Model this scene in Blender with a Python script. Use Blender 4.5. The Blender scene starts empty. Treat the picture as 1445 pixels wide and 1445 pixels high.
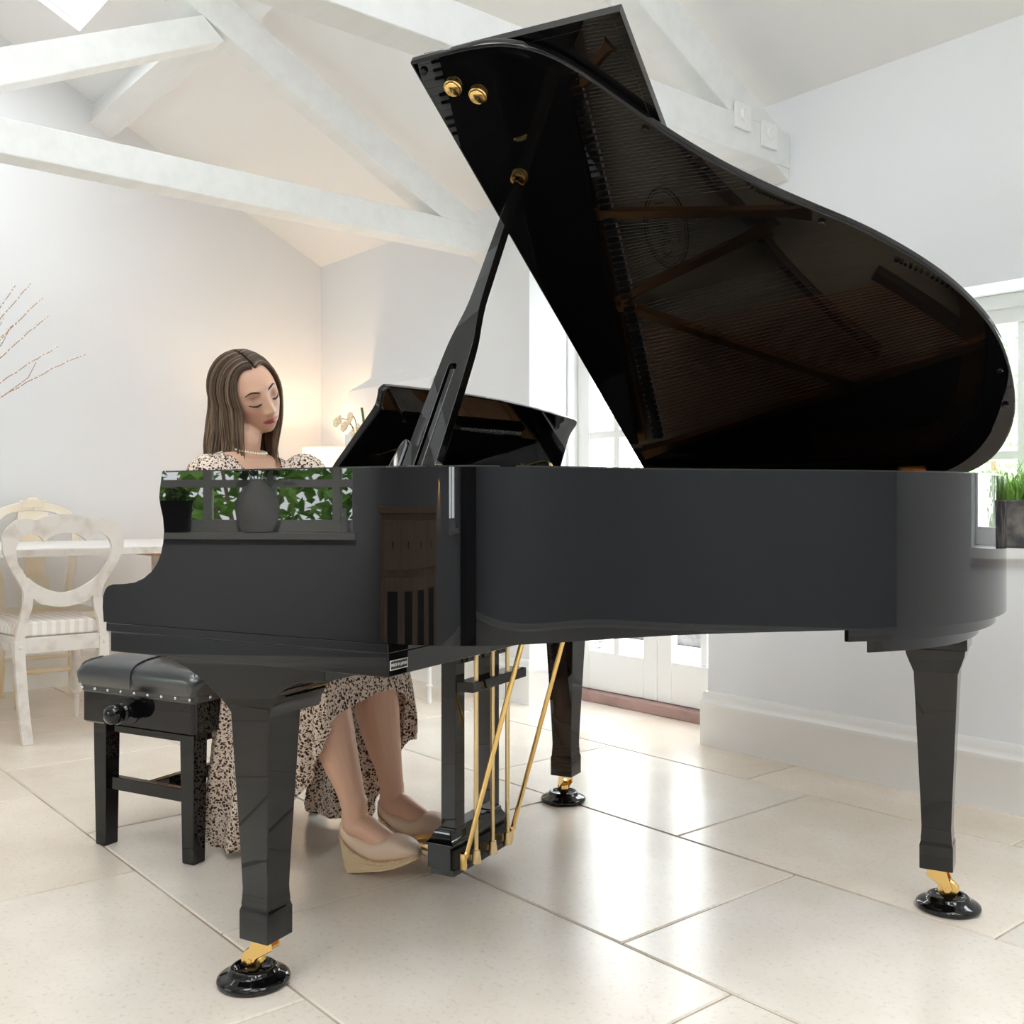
import bpy, bmesh, math, random
from mathutils import Vector, Matrix, Quaternion, noise
R = math.radians
random.seed(7)
scene = bpy.context.scene
COL = scene.collection

# ------------------------------------------------------------------ object helpers
def link(o, parent=None):
    COL.objects.link(o)
    if parent is not None:
        o.parent = parent
    return o

def tag(o, label=None, cat=None, group=None, kind=None):
    if label: o['label'] = label
    if cat: o['category'] = cat
    if group: o['group'] = group
    if kind: o['kind'] = kind
    return o

def thing(name, label, cat, loc=(0, 0, 0), rz=0.0, group=None):
    o = bpy.data.objects.new(name, None)
    o.empty_display_size = 0.1
    link(o)
    o.location = loc
    o.rotation_euler = (0, 0, rz)
    return tag(o, label, cat, group)

def copy_tree(o, parent=None):
    c = o.copy()
    link(c, parent)
    for ch in list(o.children):
        copy_tree(ch, c)
    return c

class MB:
    """collects shapes; build() links them as one mesh object"""
    def __init__(self):
        self.v, self.f, self.m = [], [], []
    def add(self, vs, fs, mi=0, mat=None):
        n = len(self.v)
        for p in vs:
            p = Vector(p)
            self.v.append(mat @ p if mat is not None else p)
        for f in fs:
            self.f.append([i + n for i in f]); self.m.append(mi)
        return self
    def box(self, x0, x1, y0, y1, z0, z1, mi=0, mat=None):
        vs = [(x0,y0,z0),(x1,y0,z0),(x1,y1,z0),(x0,y1,z0),(x0,y0,z1),(x1,y0,z1),(x1,y1,z1),(x0,y1,z1)]
        return self.add(vs, [(0,3,2,1),(4,5,6,7),(0,1,5,4),(1,2,6,5),(2,3,7,6),(3,0,4,7)], mi, mat)
    def prism(self, poly, h0, h1, axes='xyz', mi=0, mat=None):
        """poly in the first two axes, extruded along the third"""
        ix = ['xyz'.index(a) for a in axes]
        def P(a, b, c):
            q = [0, 0, 0]; q[ix[0]] = a; q[ix[1]] = b; q[ix[2]] = c; return q
        n = len(poly)
        vs = [P(a, b, h0) for a, b in poly] + [P(a, b, h1) for a, b in poly]
        fs = [list(range(n))[::-1], list(range(n, 2*n))]
        for i in range(n):
            j = (i+1) % n
            fs.append((i, j, n+j, n+i))
        return self.add(vs, fs, mi, mat)
    def loft(self, rings, cap=True, closed=True, mi=0, mat=None):
        n = len(rings[0]); vs = [p for r in rings for p in r]; fs = []
        for k in range(len(rings)-1):
            for i in range(n if closed else n-1):
                j = (i+1) % n
                fs.append((k*n+i, k*n+j, (k+1)*n+j, (k+1)*n+i))
        if cap and closed:
            fs.append(list(range(n))[::-1]); fs.append([(len(rings)-1)*n+i for i in range(n)])
        return self.add(vs, fs, mi, mat)
    def tube(self, path, r, n=8, mi=0, mat=None, flat=None, cap=True):
        """r: number or list; flat: (a,b) scale of the section"""
        path = [Vector(p) for p in path]
        rings = []; up = None
        for k, p in enumerate(path):
            t = (path[min(k+1, len(path)-1)] - path[max(k-1, 0)])
            if t.length < 1e-9: t = Vector((0,0,1))
            t.normalize()
            if up is None:
                up = Vector((0,0,1)) if abs(t.z) < .9 else Vector((1,0,0))
            a = (up - t*up.dot(t))
            if a.length < 1e-6: a = t.orthogonal()
            a.normalize(); b = t.cross(a); up = a
            rr = r[k] if isinstance(r, (list, tuple)) else r
            fa, fb = flat if flat else (1, 1)
            rings.append([p + a*(rr*fa*math.cos(2*math.pi*i/n)) + b*(rr*fb*math.sin(2*math.pi*i/n)) for i in range(n)])
        return self.loft(rings, cap, True, mi, mat)
    def lathe(self, prof, n=24, c=(0,0,0), mi=0, mat=None):
        rings = []
        for r, z in prof:
            rings.append([(c[0]+r*math.cos(2*math.pi*i/n), c[1]+r*math.sin(2*math.pi*i/n), c[2]+z) for i in range(n)])
        return self.loft(rings, True, True, mi, mat)
    def ball(self, c, r, nu=16, nv=10, mi=0, mat=None):
        rr = r if isinstance(r, (list, tuple)) else (r, r, r)
        rings = []
        for k in range(nv+1):
            th = math.pi*(k/nv); th = min(max(th, .02), math.pi-.02)
            rings.append([(c[0]+rr[0]*math.sin(th)*math.cos(2*math.pi*i/nu), c[1]+rr[1]*math.sin(th)*math.sin(2*math.pi*i/nu), c[2]-rr[2]*math.cos(th)) for i in range(nu)])
        return self.loft(rings, True, True, mi, mat)
    def square(self, prof, c=(0,0), mi=0, mat=None, ox=None):
        """stack of squares: prof = [(half_x, half_y, z)]"""
        rings = [[(c[0]-hx, c[1]-hy, z), (c[0]+hx, c[1]-hy, z), (c[0]+hx, c[1]+hy, z), (c[0]-hx, c[1]+hy, z)] for hx, hy, z in prof]
        return self.loft(rings, True, True, mi, mat)
    def build(self, name, mat, parent=None, smooth=35, bevel=0, seg=2, sub=0, solid=0):
        me = bpy.data.meshes.new(name)
        me.from_pydata([tuple(p) for p in self.v], [], self.f)
        mats = mat if isinstance(mat, (list, tuple)) else [mat]
        for m in mats: me.materials.append(m)
        for p, i in zip(me.polygons, self.m): p.material_index = i
        bm = bmesh.new(); bm.from_mesh(me)
        bmesh.ops.recalc_face_normals(bm, faces=bm.faces)
        bm.to_mesh(me); bm.free()
        o = bpy.data.objects.new(name, me)
        link(o, parent)
        if smooth is not None:
            me.shade_smooth()
            if smooth < 180: me.set_sharp_from_angle(angle=R(smooth))
        if solid:
            md = o.modifiers.new('Solidify', 'SOLIDIFY'); md.thickness = solid; md.offset = 0
        if bevel:
            md = o.modifiers.new('Bevel', 'BEVEL'); md.width = bevel; md.segments = seg
            md.limit_method = 'ANGLE'; md.angle_limit = R(40); md.harden_normals = True
        if sub:
            md = o.modifiers.new('Sub', 'SUBSURF'); md.levels = sub; md.render_levels = sub
        return o

def struct(name, mb, mat, parent=None, **k):
    o = mb.build(name, mat, parent, **k)
    if parent is None: o['kind'] = 'structure'
    return o

def sstep(a, b, x):
    t = min(max((x-a)/(b-a), 0), 1); return t*t*(3-2*t)
def lerp(a, b, t): return a+(b-a)*t
def catmull(pts, k=8, closed=False):
    out = []; n = len(pts)
    for i in range(n if closed else n-1):
        P = [pts[(i+j-1) % n] if closed else pts[min(max(i+j-1, 0), n-1)] for j in range(4)]
        for q in range(k):
            t = q/k
            out.append(tuple(.5*((2*b)+(-a+c)*t+(2*a-5*b+4*c-d)*t*t+(-a+3*b-3*c+d)*t**3) for a, b, c, d in zip(*P)))
    if not closed: out.append(tuple(pts[-1]))
    return out
def interp(tab, x):
    if x <= tab[0][0]: return tab[0][1]
    for (a, p), (b, q) in zip(tab, tab[1:]):
        if x <= b: return lerp(p, q, (x-a)/(b-a))
    return tab[-1][1]

# ------------------------------------------------------------------ materials
def mat(name, col, rough=.5, metal=0., ior=1.5, spec=.5, bump=None, noise_col=None, coat=0, sss=0, attr=None, trans=0):
    m = bpy.data.materials.new(name); m.use_nodes = True
    nt = m.node_tree; b = nt.nodes['Principled BSDF']
    b.inputs['Base Color'].default_value = (*col, 1)
    b.inputs['Roughness'].default_value = rough
    b.inputs['Metallic'].default_value = metal
    b.inputs['IOR'].default_value = ior
    b.inputs['Specular IOR Level'].default_value = spec
    b.inputs['Coat Weight'].default_value = coat
    b.inputs['Coat Roughness'].default_value = .03
    if sss:
        b.inputs['Subsurface Weight'].default_value = sss
        b.inputs['Subsurface Radius'].default_value = (.012, .005, .003)
        b.inputs['Subsurface Scale'].default_value = 1.0
    if trans: b.inputs['Transmission Weight'].default_value = trans
    tc = nt.nodes.new('ShaderNodeTexCoord')
    if noise_col:   # (scale, colour2, lo, hi, stretch)
        sc, c2, lo, hi = noise_col[:4]
        st = noise_col[4] if len(noise_col) > 4 else (1, 1, 1)
        mp = nt.nodes.new('ShaderNodeMapping'); mp.inputs['Scale'].default_value = st
        nt.links.new(tc.outputs['Object'], mp.inputs['Vector'])
        nz = nt.nodes.new('ShaderNodeTexNoise'); nz.inputs['Scale'].default_value = sc; nz.inputs['Detail'].default_value = 6
        nt.links.new(mp.outputs[0], nz.inputs['Vector'])
        mr = nt.nodes.new('ShaderNodeMapRange'); mr.inputs['From Min'].default_value = lo; mr.inputs['From Max'].default_value = hi
        nt.links.new(nz.outputs['Fac'], mr.inputs['Value'])
        mx = nt.nodes.new('ShaderNodeMix'); mx.data_type = 'RGBA'
        mx.inputs['A'].default_value = (*col, 1); mx.inputs['B'].default_value = (*c2, 1)
        nt.links.new(mr.outputs[0], mx.inputs['Factor'])
        nt.links.new(mx.outputs['Result'], b.inputs['Base Color'])
    if attr:
        at = nt.nodes.new('ShaderNodeAttribute'); at.attribute_name = attr
        nt.links.new(at.outputs['Color'], b.inputs['Base Color'])
    if bump:        # (scale, strength, distance, stretch)
        st = bump[3] if len(bump) > 3 else (1, 1, 1)
        mp = nt.nodes.new('ShaderNodeMapping'); mp.inputs['Scale'].default_value = st
        nt.links.new(tc.outputs['Object'], mp.inputs['Vector'])
        nz = nt.nodes.new('ShaderNodeTexNoise'); nz.inputs['Scale'].default_value = bump[0]; nz.inputs['Detail'].default_value = 4
        nt.links.new(mp.outputs[0], nz.inputs['Vector'])
        bp = nt.nodes.new('ShaderNodeBump'); bp.inputs['Strength'].default_value = bump[1]; bp.inputs['Distance'].default_value = bump[2]
        nt.links.new(nz.outputs['Fac'], bp.inputs['Height'])
        nt.links.new(bp.outputs[0], b.inputs['Normal'])
    return m

M = {}
M['lacquer'] = mat('black_lacquer', (.0035, .0035, .004), .012, ior=1.5)
M['satin'] = mat('black_satin', (.006, .006, .006), .25)
M['leather'] = mat('black_leather', (.014, .016, .020), .30, spec=.9, ior=1.6, bump=(260, .12, .001))
M['brass'] = mat('polished_brass', (.95, .66, .25), .16, 1.0)
M['rodbrass'] = mat('satin_brass', (.86, .66, .36), .3, 1.0)
M['steel'] = mat('steel', (.75, .75, .75), .25, 1.0)
M['copper'] = mat('copper_winding', (.85, .42, .24), .35, 1.0)
M['plate'] = mat('bronze_plate', (.50, .25, .09), .34, .85, noise_col=(3, (.42, .20, .07), .3, .7))
M['spruce'] = mat('spruce_board', (.78, .62, .42), .3, noise_col=(9, (.66, .50, .31), .35, .7, (1, 30, 1)))
M['ink'] = mat('black_print', (.01, .01, .01), .5)
M['felt'] = mat('red_felt', (.22, .03, .03), .95)
M['ivory'] = mat('ivory_key', (.85, .83, .78), .25)
M['sticker'] = mat('silver_print', (.75, .75, .72), .4)
M['wall'] = mat('wall_paint', (.80, .81, .835), .75, bump=(60, .05, .002))
M['bluewall'] = mat('grey_blue_wall_paint', (.50, .525, .575), .75, bump=(60, .05, .002))
M['ceil'] = mat('ceiling_paint', (.86, .86, .855), .8)
M['beam'] = mat('painted_timber', (.83, .835, .83), .6, bump=(14, .25, .004, (1, 6, 1)), noise_col=(5, (.78, .785, .775), .4, .75, (.6, 4, 4)))
M['white'] = mat('white_gloss', (.86, .86, .85), .35)
M['whitewood'] = mat('distressed_white_paint', (.72, .675, .635), .55, bump=(30, .2, .003, (1, 1, .2)), noise_col=(14, (.54, .47, .42), .50, .75))
M['cream'] = mat('cream_paint', (.86, .80, .69), .5, noise_col=(3, (.82, .66, .43), .40, .62))
M['tabletop'] = mat('limed_table', (.83, .81, .79), .5, noise_col=(6, (.70, .64, .60), .5, .72, (8, 1, 8)))
M['threshold'] = mat('red_stone', (.42, .27, .25), .7, noise_col=(8, (.30, .19, .18), .4, .7))
M['shade'] = mat('lamp_shade', (.9, .88, .84), .8)
M['ceramic'] = mat('white_ceramic', (.88, .88, .87), .25)
M['stone'] = mat('stone_trough', (.075, .072, .072), .85, bump=(40, .6, .01), noise_col=(14, (.26, .235, .22), .46, .68))
M['jug'] = mat('stone_jug', (.82, .82, .82), .8, bump=(30, .4, .006, (1, 1, 3)), noise_col=(10, (.72, .72, .73), .4, .7))
M['blackpot'] = mat('black_pot', (.012, .012, .014), .25)
M['oak'] = mat('brown_oak', (.60, .41, .28), .45, noise_col=(6, (.46, .30, .19), .35, .7, (8, 8, 1)))
M['bark'] = mat('twig_bark', (.42, .27, .20), .8)
M['catkin'] = mat('catkin', (.90, .86, .82), .9)
M['leaf'] = mat('leaf_green', (.10, .24, .04), .5, noise_col=(3, (.22, .38, .08), .35, .7))
M['leafdark'] = mat('leaf_dark', (.04, .11, .025), .5, noise_col=(3, (.10, .20, .04), .35, .7))
M['grassy'] = mat('potted_grass', (.20, .42, .06), .5, noise_col=(20, (.38, .55, .14), .35, .7))
M['patio'] = mat('patio', (.80, .79, .77), .9, noise_col=(3, (.7, .69, .67), .4, .7))
M['lawn'] = mat('lawn', (.16, .30, .06), .9, noise_col=(30, (.26, .40, .10), .35, .7))
M['gardenwall'] = mat('garden_wall', (.13, .125, .12), .9, bump=(10, .8, .03), noise_col=(9, (.05, .05, .048), .4, .65))
M['wicker'] = mat('white_wicker', (.30, .29, .28), .8)
M['petal'] = mat('orchid_petal', (.95, .72, .55), .6, noise_col=(40, (.95, .85, .6), .4, .6))
M['stem'] = mat('stem_green', (.14, .22, .06), .6)
M['skin'] = mat('skin', (.70, .45, .35), .42, attr='tone', sss=.10)
M['nude'] = mat('nude_leather', (.80, .60, .45), .42)
M['rope'] = mat('jute_rope', (.78, .60, .38), .9, bump=(90, .6, .004, (1, 1, 6)))
M['pearl'] = mat('pearl', (.92, .84, .70), .2, coat=.5)
M['dark'] = mat('dark_inside', (.02, .018, .016), .7)
M['plantpotsoil'] = mat('soil', (.05, .04, .03), 1.)
M['fixture'] = mat('white_plastic', (.88, .88, .88), .4)

def glass_mat():
    m = bpy.data.materials.new('window_glass'); m.use_nodes = True; nt = m.node_tree
    for n in list(nt.nodes): nt.nodes.remove(n)
    out = nt.nodes.new('ShaderNodeOutputMaterial'); mx = nt.nodes.new('ShaderNodeMixShader')
    tr = nt.nodes.new('ShaderNodeBsdfTransparent'); gl = nt.nodes.new('ShaderNodeBsdfGlossy')
    gl.inputs['Roughness'].default_value = .0
    fr = nt.nodes.new('ShaderNodeFresnel'); fr.inputs['IOR'].default_value = 1.3
    tr.inputs['Color'].default_value = (.97, .985, .975, 1)
    nt.links.new(fr.outputs[0], mx.inputs[0]); nt.links.new(tr.outputs[0], mx.inputs[1]); nt.links.new(gl.outputs[0], mx.inputs[2])
    nt.links.new(mx.outputs[0], out.inputs['Surface'])
    return m
M['glass'] = glass_mat()

def print_mat():
    """cream cotton with an irregular brown-black leopard print (pattern lives in the cloth's UV)"""
    m = bpy.data.materials.new('leopard_print_cotton'); m.use_nodes = True; nt = m.node_tree
    b = nt.nodes['Principled BSDF']; b.inputs['Roughness'].default_value = .85; b.inputs['Specular IOR Level'].default_value = .15
    tc = nt.nodes.new('ShaderNodeTexCoord')
    nz = nt.nodes.new('ShaderNodeTexNoise'); nz.inputs['Scale'].default_value = 60; nz.inputs['Detail'].default_value = 2
    nt.links.new(tc.outputs['Object'], nz.inputs['Vector'])
    ad = nt.nodes.new('ShaderNodeVectorMath'); ad.operation = 'MULTIPLY_ADD'
    ad.inputs[1].default_value = (.012, .012, .012)
    nt.links.new(nz.outputs['Color'], ad.inputs[0]); nt.links.new(tc.outputs['Object'], ad.inputs[2])
    vo = nt.nodes.new('ShaderNodeTexVoronoi'); vo.inputs['Scale'].default_value = 118; vo.inputs['Randomness'].default_value = .95
    nt.links.new(ad.outputs[0], vo.inputs['Vector'])
    v2 = nt.nodes.new('ShaderNodeTexVoronoi'); v2.inputs['Scale'].default_value = 190
    nt.links.new(ad.outputs[0], v2.inputs['Vector'])
    sp = nt.nodes.new('ShaderNodeSeparateColor'); nt.links.new(vo.outputs['Color'], sp.inputs[0])
    th = nt.nodes.new('ShaderNodeMapRange'); th.inputs['To Min'].default_value = .30; th.inputs['To Max'].default_value = .52
    nt.links.new(sp.outputs[0], th.inputs['Value'])
    lt = nt.nodes.new('ShaderNodeMath'); lt.operation = 'LESS_THAN'
    nt.links.new(vo.outputs['Distance'], lt.inputs[0]); nt.links.new(th.outputs[0], lt.inputs[1])
    l2 = nt.nodes.new('ShaderNodeMath'); l2.operation = 'LESS_THAN'; l2.inputs[1].default_value = .31
    nt.links.new(v2.outputs['Distance'], l2.inputs[0])
    mxm = nt.nodes.new('ShaderNodeMath'); mxm.operation = 'MAXIMUM'
    nt.links.new(lt.outputs[0], mxm.inputs[0]); nt.links.new(l2.outputs[0], mxm.inputs[1])
    c2 = nt.nodes.new('ShaderNodeMix'); c2.data_type = 'RGBA'
    c2.inputs['A'].default_value = (.025, .017, .015, 1); c2.inputs['B'].default_value = (.15, .07, .045, 1)
    nt.links.new(sp.outputs[1], c2.inputs['Factor'])
    mx = nt.nodes.new('ShaderNodeMix'); mx.data_type = 'RGBA'
    mx.inputs['A'].default_value = (.80, .68, .58, 1)
    nt.links.new(mxm.outputs[0], mx.inputs['Factor']); nt.links.new(c2.outputs['Result'], mx.inputs['B'])
    nt.links.new(mx.outputs['Result'], b.inputs['Base Color'])
    return m
M['print'] = print_mat()

def check_mat():
    """beige and white gingham of the seat pad"""
    m = bpy.data.materials.new('gingham_cotton'); m.use_nodes = True; nt = m.node_tree
    b = nt.nodes['Principled BSDF']; b.inputs['Roughness'].default_value = .9
    tc = nt.nodes.new('ShaderNodeTexCoord'); sx = nt.nodes.new('ShaderNodeSeparateXYZ')
    nt.links.new(tc.outputs['Object'], sx.inputs[0])
    outs = []
    for a in ('X', 'Y'):
        mu = nt.nodes.new('ShaderNodeMath'); mu.operation = 'MULTIPLY'; mu.inputs[1].default_value = 28
        nt.links.new(sx.outputs[a], mu.inputs[0])
        fr = nt.nodes.new('ShaderNodeMath'); fr.operation = 'FRACT'; nt.links.new(mu.outputs[0], fr.inputs[0])
        g = nt.nodes.new('ShaderNodeMath'); g.operation = 'GREATER_THAN'; g.inputs[1].default_value = .5
        nt.links.new(fr.outputs[0], g.inputs[0]); outs.append(g)
    ad = nt.nodes.new('ShaderNodeMath'); ad.operation = 'ADD'
    nt.links.new(outs[0].outputs[0], ad.inputs[0]); nt.links.new(outs[1].outputs[0], ad.inputs[1])
    hf = nt.nodes.new('ShaderNodeMath'); hf.operation = 'MULTIPLY'; hf.inputs[1].default_value = .5
    nt.links.new(ad.outputs[0], hf.inputs[0])
    mx = nt.nodes.new('ShaderNodeMix'); mx.data_type = 'RGBA'
    mx.inputs['A'].default_value = (.88, .85, .82, 1); mx.inputs['B'].default_value = (.70, .60, .54, 1)
    nt.links.new(hf.outputs[0], mx.inputs['Factor']); nt.links.new(mx.outputs['Result'], b.inputs['Base Color'])
    return m
M['gingham'] = check_mat()

def hair_mat():
    m = bpy.data.materials.new('brown_hair'); m.use_nodes = True; nt = m.node_tree
    b = nt.nodes['Principled BSDF']; b.inputs['Roughness'].default_value = .38; b.inputs['Specular IOR Level'].default_value = .35
    at = nt.nodes.new('ShaderNodeAttribute'); at.attribute_name = 'tone'
    nt.links.new(at.outputs['Color'], b.inputs['Base Color'])
    return m
M['hair'] = hair_mat()

def floor_mat():
    m = bpy.data.materials.new('honed_limestone'); m.use_nodes = True; nt = m.node_tree
    b = nt.nodes['Principled BSDF']
    tc = nt.nodes.new('ShaderNodeTexCoord')
    at = nt.nodes.new('ShaderNodeAttribute'); at.attribute_name = 'tile'
    n1 = nt.nodes.new('ShaderNodeTexNoise'); n1.inputs['Scale'].default_value = 2.6; n1.inputs['Detail'].default_value = 7; n1.inputs['Roughness'].default_value = .6
    n2 = nt.nodes.new('ShaderNodeTexNoise'); n2.inputs['Scale'].default_value = 85; n2.inputs['Detail'].default_value = 5
    n3 = nt.nodes.new('ShaderNodeTexVoronoi'); n3.inputs['Scale'].default_value = 55
    for n in (n1, n2, n3): nt.links.new(tc.outputs['Object'], n.inputs['Vector'])
    r1 = nt.nodes.new('ShaderNodeMapRange'); r1.inputs['From Min'].default_value = .32; r1.inputs['From Max'].default_value = .70
    nt.links.new(n1.outputs['Fac'], r1.inputs['Value'])
    mx = nt.nodes.new('ShaderNodeMix'); mx.data_type = 'RGBA'
    mx.inputs['A'].default_value = (.76, .67, .565, 1); mx.inputs['B'].default_value = (.86, .79, .71, 1)
    nt.links.new(r1.outputs[0], mx.inputs['Factor'])
    r2 = nt.nodes.new('ShaderNodeMapRange'); r2.inputs['From Min'].default_value = .56; r2.inputs['From Max'].default_value = .80; r2.inputs['To Max'].default_value = .50
    nt.links.new(n2.outputs['Fac'], r2.inputs['Value'])
    m2 = nt.nodes.new('ShaderNodeMix'); m2.data_type = 'RGBA'; m2.inputs['B'].default_value = (.50, .40, .32, 1)
    nt.links.new(mx.outputs['Result'], m2.inputs['A']); nt.links.new(r2.outputs[0], m2.inputs['Factor'])
    mu = nt.nodes.new('ShaderNodeMix'); mu.data_type = 'RGBA'; mu.blend_type = 'MULTIPLY'; mu.inputs['Factor'].default_value = 1
    nt.links.new(m2.outputs['Result'], mu.inputs['A']); nt.links.new(at.outputs['Color'], mu.inputs['B'])
    nt.links.new(mu.outputs['Result'], b.inputs['Base Color'])
    r3 = nt.nodes.new('ShaderNodeMapRange'); r3.inputs['To Min'].default_value = .21; r3.inputs['To Max'].default_value = .27
    nt.links.new(n1.outputs['Fac'], r3.inputs['Value']); nt.links.new(r3.outputs[0], b.inputs['Roughness'])
    bp = nt.nodes.new('ShaderNodeBump'); bp.inputs['Strength'].default_value = .012; bp.inputs['Distance'].default_value = .01
    nt.links.new(n1.outputs['Fac'], bp.inputs['Height']); nt.links.new(bp.outputs[0], b.inputs['Normal'])
    return m
M['floor'] = floor_mat()
M['grout'] = mat('grout', (.36, .285, .21), .9, noise_col=(5, (.55, .47, .38), .45, .7))

def vcol(o, name, fn):
    """per-corner colour attribute from fn(vertex index, co)"""
    me = o.data
    a = me.color_attributes.new(name, 'FLOAT_COLOR', 'POINT')
    for i, v in enumerate(me.vertices):
        a.data[i].color = (*fn(i, v.co), 1)
# ================================================================== the room
XL, XR, YB, YF = -5.573, 3.2, 3.152, -2.05     # left gable, right gable, garden wall, wall behind the photographer
EAVE, PITCH = 2.407, .49
RIDGE_Y = (YB+YF)/2; RIDGE_Z = EAVE + PITCH*(YB-RIDGE_Y)

def panel(mb, O, U, V, N, W, Hh, holes, th):
    """slab of W x Hh in the U,V plane with rectangular holes, thickness th along N"""
    O, U, V, N = map(Vector, (O, U, V, N))
    xs = sorted({0, W, *[h[0] for h in holes], *[h[1] for h in holes]})
    ys = sorted({0, Hh, *[h[2] for h in holes], *[h[3] for h in holes]})
    xs = [x for x in xs if 0 <= x <= W]; ys = [y for y in ys if 0 <= y <= Hh]
    def solid(i, j):
        if not (0 <= i < len(xs)-1 and 0 <= j < len(ys)-1): return False
        cx, cy = (xs[i]+xs[i+1])/2, (ys[j]+ys[j+1])/2
        return not any(h[0] < cx < h[1] and h[2] < cy < h[3] for h in holes)
    P = lambda x, y, n: O + U*x + V*y + N*n
    for i in range(len(xs)-1):
        for j in range(len(ys)-1):
            if not solid(i, j): continue
            a, b, c, d = xs[i], xs[i+1], ys[j], ys[j+1]
            mb.add([P(a,c,0), P(b,c,0), P(b,d,0), P(a,d,0)], [(0,1,2,3)])
            mb.add([P(a,c,th), P(b,c,th), P(b,d,th), P(a,d,th)], [(3,2,1,0)])
            for di, dj, e in ((-1,0,((a,c),(a,d))), (1,0,((b,c),(b,d))), (0,-1,((a,c),(b,c))), (0,1,((a,d),(b,d)))):
                if not solid(i+di, j+dj):
                    (p, q), (r, s) = e
                    mb.add([P(p,q,0), P(r,s,0), P(r,s,th), P(p,q,th)], [(0,1,2,3)])
    return mb

# floor: limestone flags laid in staggered rows, thin grout between them
tiles = MB(); tcol = []
rows = [(-3.0,-2.22,-.35), (-2.22,-1.59,-.02), (-1.59,-.955,-.55), (-.955,-.32,-.15), (-.32,.312,-.40), (.312,.943,-1.72), (.943,1.572,-2.105), (1.572,2.203,-1.508), (2.203,2.846,-1.897), (2.846,3.46,-2.142)]
rg = random.Random(3)
for y0, y1, xo in rows:
    L = .885 if xo not in (-2.105, -1.897) else .888
    k0 = int((-5.8-xo)/L)-1
    for k in range(k0, int((3.6-xo)/L)+2):
        x0 = xo+k*L; x1 = x0+L
        x0 = max(x0, -5.70); x1 = min(x1, 3.35)
        if x1-x0 < .02: continue
        g = .0024; e = .0035
        a, b, c, d = x0+g, x1-g, max(y0, -2.2)+g, y1-g
        if d-c < .05: continue
        n = len(tiles.v)
        tiles.add([(a,c,-.004),(b,c,-.004),(b,d,-.004),(a,d,-.004),(a+e,c+e,0),(b-e,c+e,0),(b-e,d-e,0),(a+e,d-e,0)],
                  [(4,5,6,7),(0,1,5,4),(1,2,6,5),(2,3,7,6),(3,0,4,7)])
        t = rg.uniform(.93, 1.03); w = rg.uniform(-.018, .022)
        tcol += [(t+w, t, t-w*1.4)]*8
n0 = len(tiles.v)
tiles.box(-5.77, 3.4, -2.4, 3.50, -.12, -.0035, mi=1)
tcol += [(1, 1, 1)]*(len(tiles.v)-n0)
fl = struct('floor', tiles, [M['floor'], M['grout']], smooth=None)
vcol(fl, 'tile', lambda i, co: tcol[i])

# walls
DOOR = (-3.617, -2.556, 0, 2.06); WIN1 = (-1.90, -.45, .79, 1.615)
mb = MB()
panel(mb, (XL-.2, YB, 0), (1,0,0), (0,0,1), (0,1,0), XR-XL+.4, EAVE+.02,
      [(DOOR[0]-XL+.2, DOOR[1]-XL+.2, -.01, DOOR[3]), (WIN1[0]-XL+.2, WIN1[1]-XL+.2, WIN1[2], WIN1[3])], .36)
struct('wall_back', mb, M['wall'], smooth=None)
WIN2 = (-3.95, -2.36, .79, 1.62); WIN3 = (.95, 1.65, .79, 1.95)
mb = MB()
panel(mb, (XL-.2, YF, 0), (1,0,0), (0,0,1), (0,-1,0), XR-XL+.4, EAVE+.02,
      [(w[0]-XL+.2, w[1]-XL+.2, w[2], w[3]) for w in (WIN2, WIN3)], .36)
struct('wall_front', mb, M['bluewall'], smooth=None)
gable = [(YF, 0), (YB, 0), (YB, EAVE), (RIDGE_Y, RIDGE_Z), (YF, EAVE)]
struct('wall_left', MB().prism(gable, XL-.2, XL, 'yzx'), M['wall'], smooth=None)
struct('wall_right', MB().prism(gable, XR, XR+.2, 'yzx'), M['bluewall'], smooth=None)

# ceiling: two slopes with skylights, those out of view added for daylight
sl = math.hypot(1, PITCH); LEN = (YB-RIDGE_Y)*sl
ups = Vector((0, -1/sl, PITCH/sl)); upf = Vector((0, 1/sl, PITCH/sl))
nb = Vector((0, PITCH/sl, 1/sl)); nf = Vector((0, -PITCH/sl, 1/sl))
def along(y): return (YB-y)*sl
SKY_B = [(-5.04, -4.26, along(1.553), along(1.0)), (-3.1, -2.4, along(1.5), along(.75)), (-.2, .7, along(1.9), along(.8)), (1.3, 2.2, along(1.9), along(.8))]  # first one is in view, the rest are added to bring in daylight
SKY_F = [(-5.0, -4.5, along(1.5), along(.9)), (-1.75, -.95, along(1.9), along(.8)), (-.4, .4, along(1.9), along(.8)), (1.0, 1.8, along(1.9), along(.8))]  # all out of view, added to brighten the room
mb = MB()
panel(mb, (XL-.2, YB, EAVE), (1,0,0), ups, nb, XR-XL+.4, LEN, [(a-XL+.2, b-XL+.2, c, d) for a, b, c, d in SKY_B], .05)
panel(mb, (XL-.2, YF, EAVE), (1,0,0), upf, nf, XR-XL+.4, LEN, [(a-XL+.2, b-XL+.2, c, d) for a, b, c, d in SKY_F], .05)
# outer skirts over the wall heads
mb.box(XL-.2, XR+.2, YB, YB+.4, EAVE, EAVE+.16); mb.box(XL-.2, XR+.2, YF-.4, YF, EAVE, EAVE+.16)
struct('ceiling', mb, M['ceil'], smooth=None)

def portal(name, loc, direction, sx, sy):
    l = bpy.data.lights.new(name, 'AREA'); l.shape = 'RECTANGLE'; l.size = sx; l.size_y = sy
    l.cycles.is_portal = True
    o = link(bpy.data.objects.new(name, l)); o.location = loc
    o.rotation_euler = Vector(direction).to_track_quat('-Z', 'Y').to_euler()
    return o
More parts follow.
